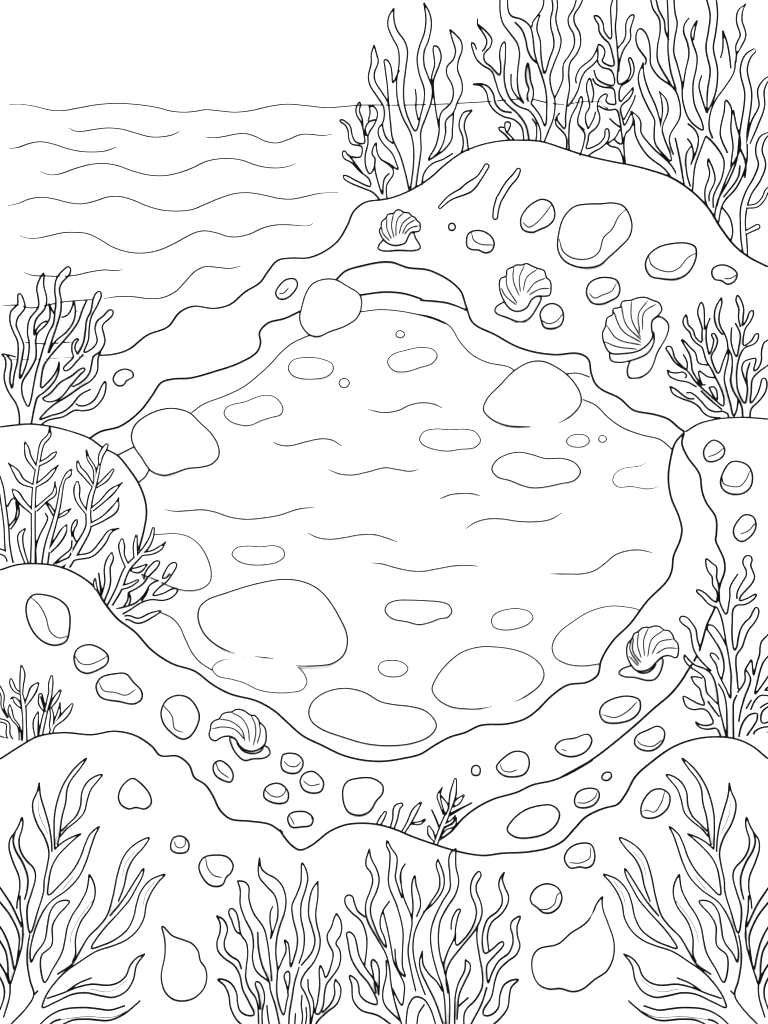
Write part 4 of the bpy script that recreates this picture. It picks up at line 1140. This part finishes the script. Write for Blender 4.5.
plant('seaweed', 'front seaweed with a long bent ribbon left of the middle', 'seaweed', 'near', [(280, 1032)], '''
C B 450,1120,60 425,1000,46 405,900,30 393,760,42 395,600,40 430,460,52 438,340,48 400,240,52 340,180,36 312,120,20 310,76,3
C B 385,810,20 330,690,60 300,560,64 270,450,60 228,330,50 215,260,46 188,210,8
C BR 204,512,8 172,430,40 153,390,32
C B 305,1120,36 288,1000,40 252,860,58 212,745,50 178,668,48 100,610,46 95,530,44 105,460,44 68,408,4
C B 300,1120,50 215,1000,50 165,920,46 150,840,44 120,785,30 74,770,3
C BR 330,1120,26 322,940,24 315,860,34 292,790,14
C2 B 85,1120,60 100,1010,40 118,900,34 140,700,40 175,550,40 150,370,50 180,270,46 200,190,34 182,106,5
C2 B 85,722,66 95,650,34 94,590,14 82,542,4
C2 BR 100,880,6 93,800,24 98,750,26
C2 B 140,850,8 165,770,36 212,675,46 268,580,36 240,400,40 245,310,44 272,212,3
C2 BR 250,1120,50 285,960,44 312,840,30 345,740,30 382,650,40 350,550,50 385,470,46 378,405,12
C2 B 276,970,16 292,800,24 290,730,16 284,690,6
C2 B 225,1120,30 290,985,24 360,910,30 385,840,28 372,770,4
C LN 310,78 303,140 310,190 350,240 395,290 413,350 412,420 395,480 372,540 378,500 370,440 374,380 385,356
C LN 310,78 322,140 350,168 400,195 440,240 460,310 455,380 425,470 408,540 403,620 413,720 408,800 412,870 447,972 466,890 473,860 462,800 450,750 462,728 478,728 482,760 470,850
C LN 413,722 440,660 460,610 460,580 450,545 470,560 480,610 488,700 505,650 522,590 525,530 500,420 495,350 520,290 545,220 548,160 552,107 560,115 585,190 575,250 548,340 545,410 565,520 560,600 535,680
C LN 535,702 510,790 495,880 480,970 476,1060
C LN 642,212 610,260 592,330 590,410 610,480 625,550 610,610 548,690
C LN 642,212 642,300 630,400 635,450 655,540 650,600 620,670 560,750 545,800 570,850 595,920 597,1060
C LN 585,770 590,830 615,890 618,940 600,1040
C LN 552,860 548,920 555,980 545,1060
C LN 575,930 578,980 565,1060
C LN 748,395 735,420 720,470 695,520 700,560 728,620 725,660 685,760 672,720 655,690 650,720 652,800 640,900 630,965 645,968 670,930 680,850 690,800 720,760 760,700 772,650 765,600 745,565 770,520 778,480 770,430 748,395
C LN 742,770 735,800 738,850 720,900 670,958
C LN 742,770 770,810 772,850 750,910 690,960 640,1010 615,1060
C LN 185,210 200,260 200,340 225,420 268,510 275,580 270,650 290,720 365,785
C LN 185,210 225,215 248,240 250,310 275,390 335,480 355,560 370,680 380,778
C LN 300,503 305,600 325,690 365,785 372,830 400,920 430,1060
C LN 205,515 180,500 150,430 135,390 140,372 155,367 175,385 190,430 205,515 235,560 243,620 235,700 232,760 250,820 290,880 308,1060
C LN 65,408 85,450 85,500 68,560 75,610 110,650 165,690 195,740 215,830 250,900 278,972 240,975 200,950 185,900 180,850 150,795 110,772 72,770 110,805 135,860 145,930 180,1000 235,1050
C LN 65,408 105,430 128,480 110,560 115,600 150,640 190,665 207,710
C LN 315,940 305,860 288,785 305,785 335,840 338,890 325,960 328,1060
C LN 352,918 358,980 372,1060
C LN 515,965 508,1060
''', G_NEAR, 0.0, seed=41)
plant('seaweed', 'front seaweed with the tallest ribbon crossing the crest right of the middle', 'seaweed', 'near', [(425, 1032)], '''
D B 330,1120,30 285,900,20 255,720,20 235,640,10
D B 240,645,8 190,560,34 148,430,30 180,330,36 188,240,40 152,170,36 155,98,4
D BR 165,720,66 168,600,50 152,540,46 125,470,44 65,405,44 48,358,36
D BR 225,970,40 180,840,36 85,690,40 62,590,44 46,552,24
D BR 204,880,8 198,800,20 187,720,36 176,690,18
D B 340,1120,50 240,980,60 105,900,46 82,830,40 50,768,4
D B 370,850,10 355,640,20 345,500,20 325,420,30
D B 322,400,44 304,360,48 275,260,40 280,160,40 255,90,14 248,52,3
D B 392,475,18 403,400,38 390,290,30 396,238,5
D2 B -38,640,24 -32,560,24 0,460,10 60,380,20 110,290,26 112,220,24 95,153,6
D2 B 145,1120,20 140,880,24 85,620,40 90,490,44 170,350,50 182,270,42 172,160,36 190,98,5
D2 B 130,740,16 150,640,24 188,570,8 195,480,18 214,418,3
D2 BR 128,800,16 150,690,30 260,560,34 312,440,34 285,330,34 292,260,44 308,235,28
D2 B 350,690,20 346,580,30 360,490,30 430,410,36 450,340,34 425,270,24 446,220,3
D2 B 250,1120,40 285,940,44 335,820,40 328,680,50 315,560,16
D2 B 358,800,10 355,720,16 400,640,24 444,590,6
D2 B 300,1060,40 355,860,44 390,760,34 470,670,40 510,590,36 495,510,32 532,456,3
D2 B 300,1120,30 385,1010,50 440,930,44 450,850,44 480,810,30 522,789,3
D2 BR 185,1120,20 192,940,24 215,830,24 250,740,30 242,692,14
D B 560,1050,16 480,840,40 440,740,28 430,690,16 436,638,4
D LN 155,100 137,160 138,190 165,230 172,270 160,320 138,380 135,440 150,490 200,580 240,650 260,720 268,800 285,890 330,1040
D LN 155,100 165,150 195,210 207,260 195,320 165,390 162,440 180,500 215,580 245,622 235,570 215,520 212,480 225,430 262,375
D LN 228,430 250,520 270,620 285,700 320,770 340,820 338,870 328,925 275,835
D LN 290,628 295,690 310,740 345,775 330,720 330,640 332,530 300,400 260,300 255,260 262,180 262,120 245,80 248,55 270,95 300,140 300,190 293,250 310,310 327,358
D LN 345,178 325,210 322,270 335,350 380,478 370,560 360,640 375,740 400,850
D LN 345,178 330,200 318,240 320,280
D LN 380,475 385,400 378,300 385,260 395,240 402,290 420,350 425,400 405,458
D LN 517,155 508,180 525,250 522,310 480,380 430,460 395,540 385,620 395,700 420,790 450,870
D LN 517,155 540,210 550,250 545,310 500,380 440,435
D LN 612,98 585,120 575,150 580,240 580,310 540,380 490,490 478,560 485,640 510,740 545,850 560,1060
D LN 612,98 612,190 627,270 610,340 565,410 530,480 520,560 525,640 550,740 575,850 578,1060
D LN 552,755 548,710 570,640 607,560 610,520 625,450 636,420 625,418 600,450 588,490 587,525
D LN 610,540 615,608 660,570 700,510 720,440 715,400 692,340 690,290 710,240 735,218 745,235 720,290 720,320 745,390 750,440 725,510 640,620 580,700 560,760 570,860
D LN 727,510 722,560 735,660 752,760 750,830 720,890 660,960 655,1060
D LN 868,222 845,255 838,290 855,350 855,390 830,430 780,470 755,540 752,600 765,652 790,640 860,590 865,600 820,660 778,710 775,760 782,808 800,760 840,690 890,650 912,600 912,560 900,510 910,480 952,455 935,510 938,560 950,610 930,660 890,690 840,740 820,790 800,880 755,970 765,980 800,975 835,940 845,870 865,820 900,795 942,790 905,830 895,870 885,940 850,990 790,1045
D LN 868,222 858,260 870,300 890,350 885,390 855,440 800,490 780,550 785,635
D LN 775,832 750,910 685,1040
D LN 662,685 658,740 625,810 610,870 605,960 605,1060
D LN 662,685 685,705 688,735 660,800 630,870 622,950 618,1000
D LN 677,885 627,930
D LN 435,640 420,690 425,740 460,820 500,900 548,1040
D LN 435,640 440,710 470,760 510,800 540,850
D LN 348,1060 352,980 365,920 395,882 440,892 475,940 512,1050
D LN 405,1040 415,970 445,922
D LN 130,458 95,430 75,380 65,350 45,343 28,355 28,390 60,435 110,480 135,540 142,590 130,720
D LN 205,870 195,820 130,720 100,660 88,600 75,560 50,538 35,545 40,580 60,680 100,750 150,810 195,920 140,905 105,870 98,820 85,790 50,768 62,820 70,900 110,950 200,980 285,1040
D LN 205,870 208,790 205,730 190,695 172,685 165,700 175,760 190,860
D LN 243,690 245,760 225,870 235,920 320,1010
''', G_NEAR, 0.0, seed=42)

# ------------------------------------------------------------------ weed lying on the far bank
def lying(label, data, seed, root):
    p = plant('seaweed_strand', label, 'seaweed', 'bank', [root], data, 'weed strands lying on the far bank', 0.0, seed=seed, sway=0.0)
lying('wavy uneven weed strand lying on the far bank', 'e R 0,352,30 45,322,46 92,278,26 114,245,24 128,222,24\ne R 20,340,36 -50,375,24 -96,418,16', 51, (438, 218))
lying('thin stick like weed strand right of the wavy one', 'e R 185,385,28 230,310,30 268,265,28 280,242,22\ne R 190,370,28 173,430,26 169,466,24', 52, (493, 228))
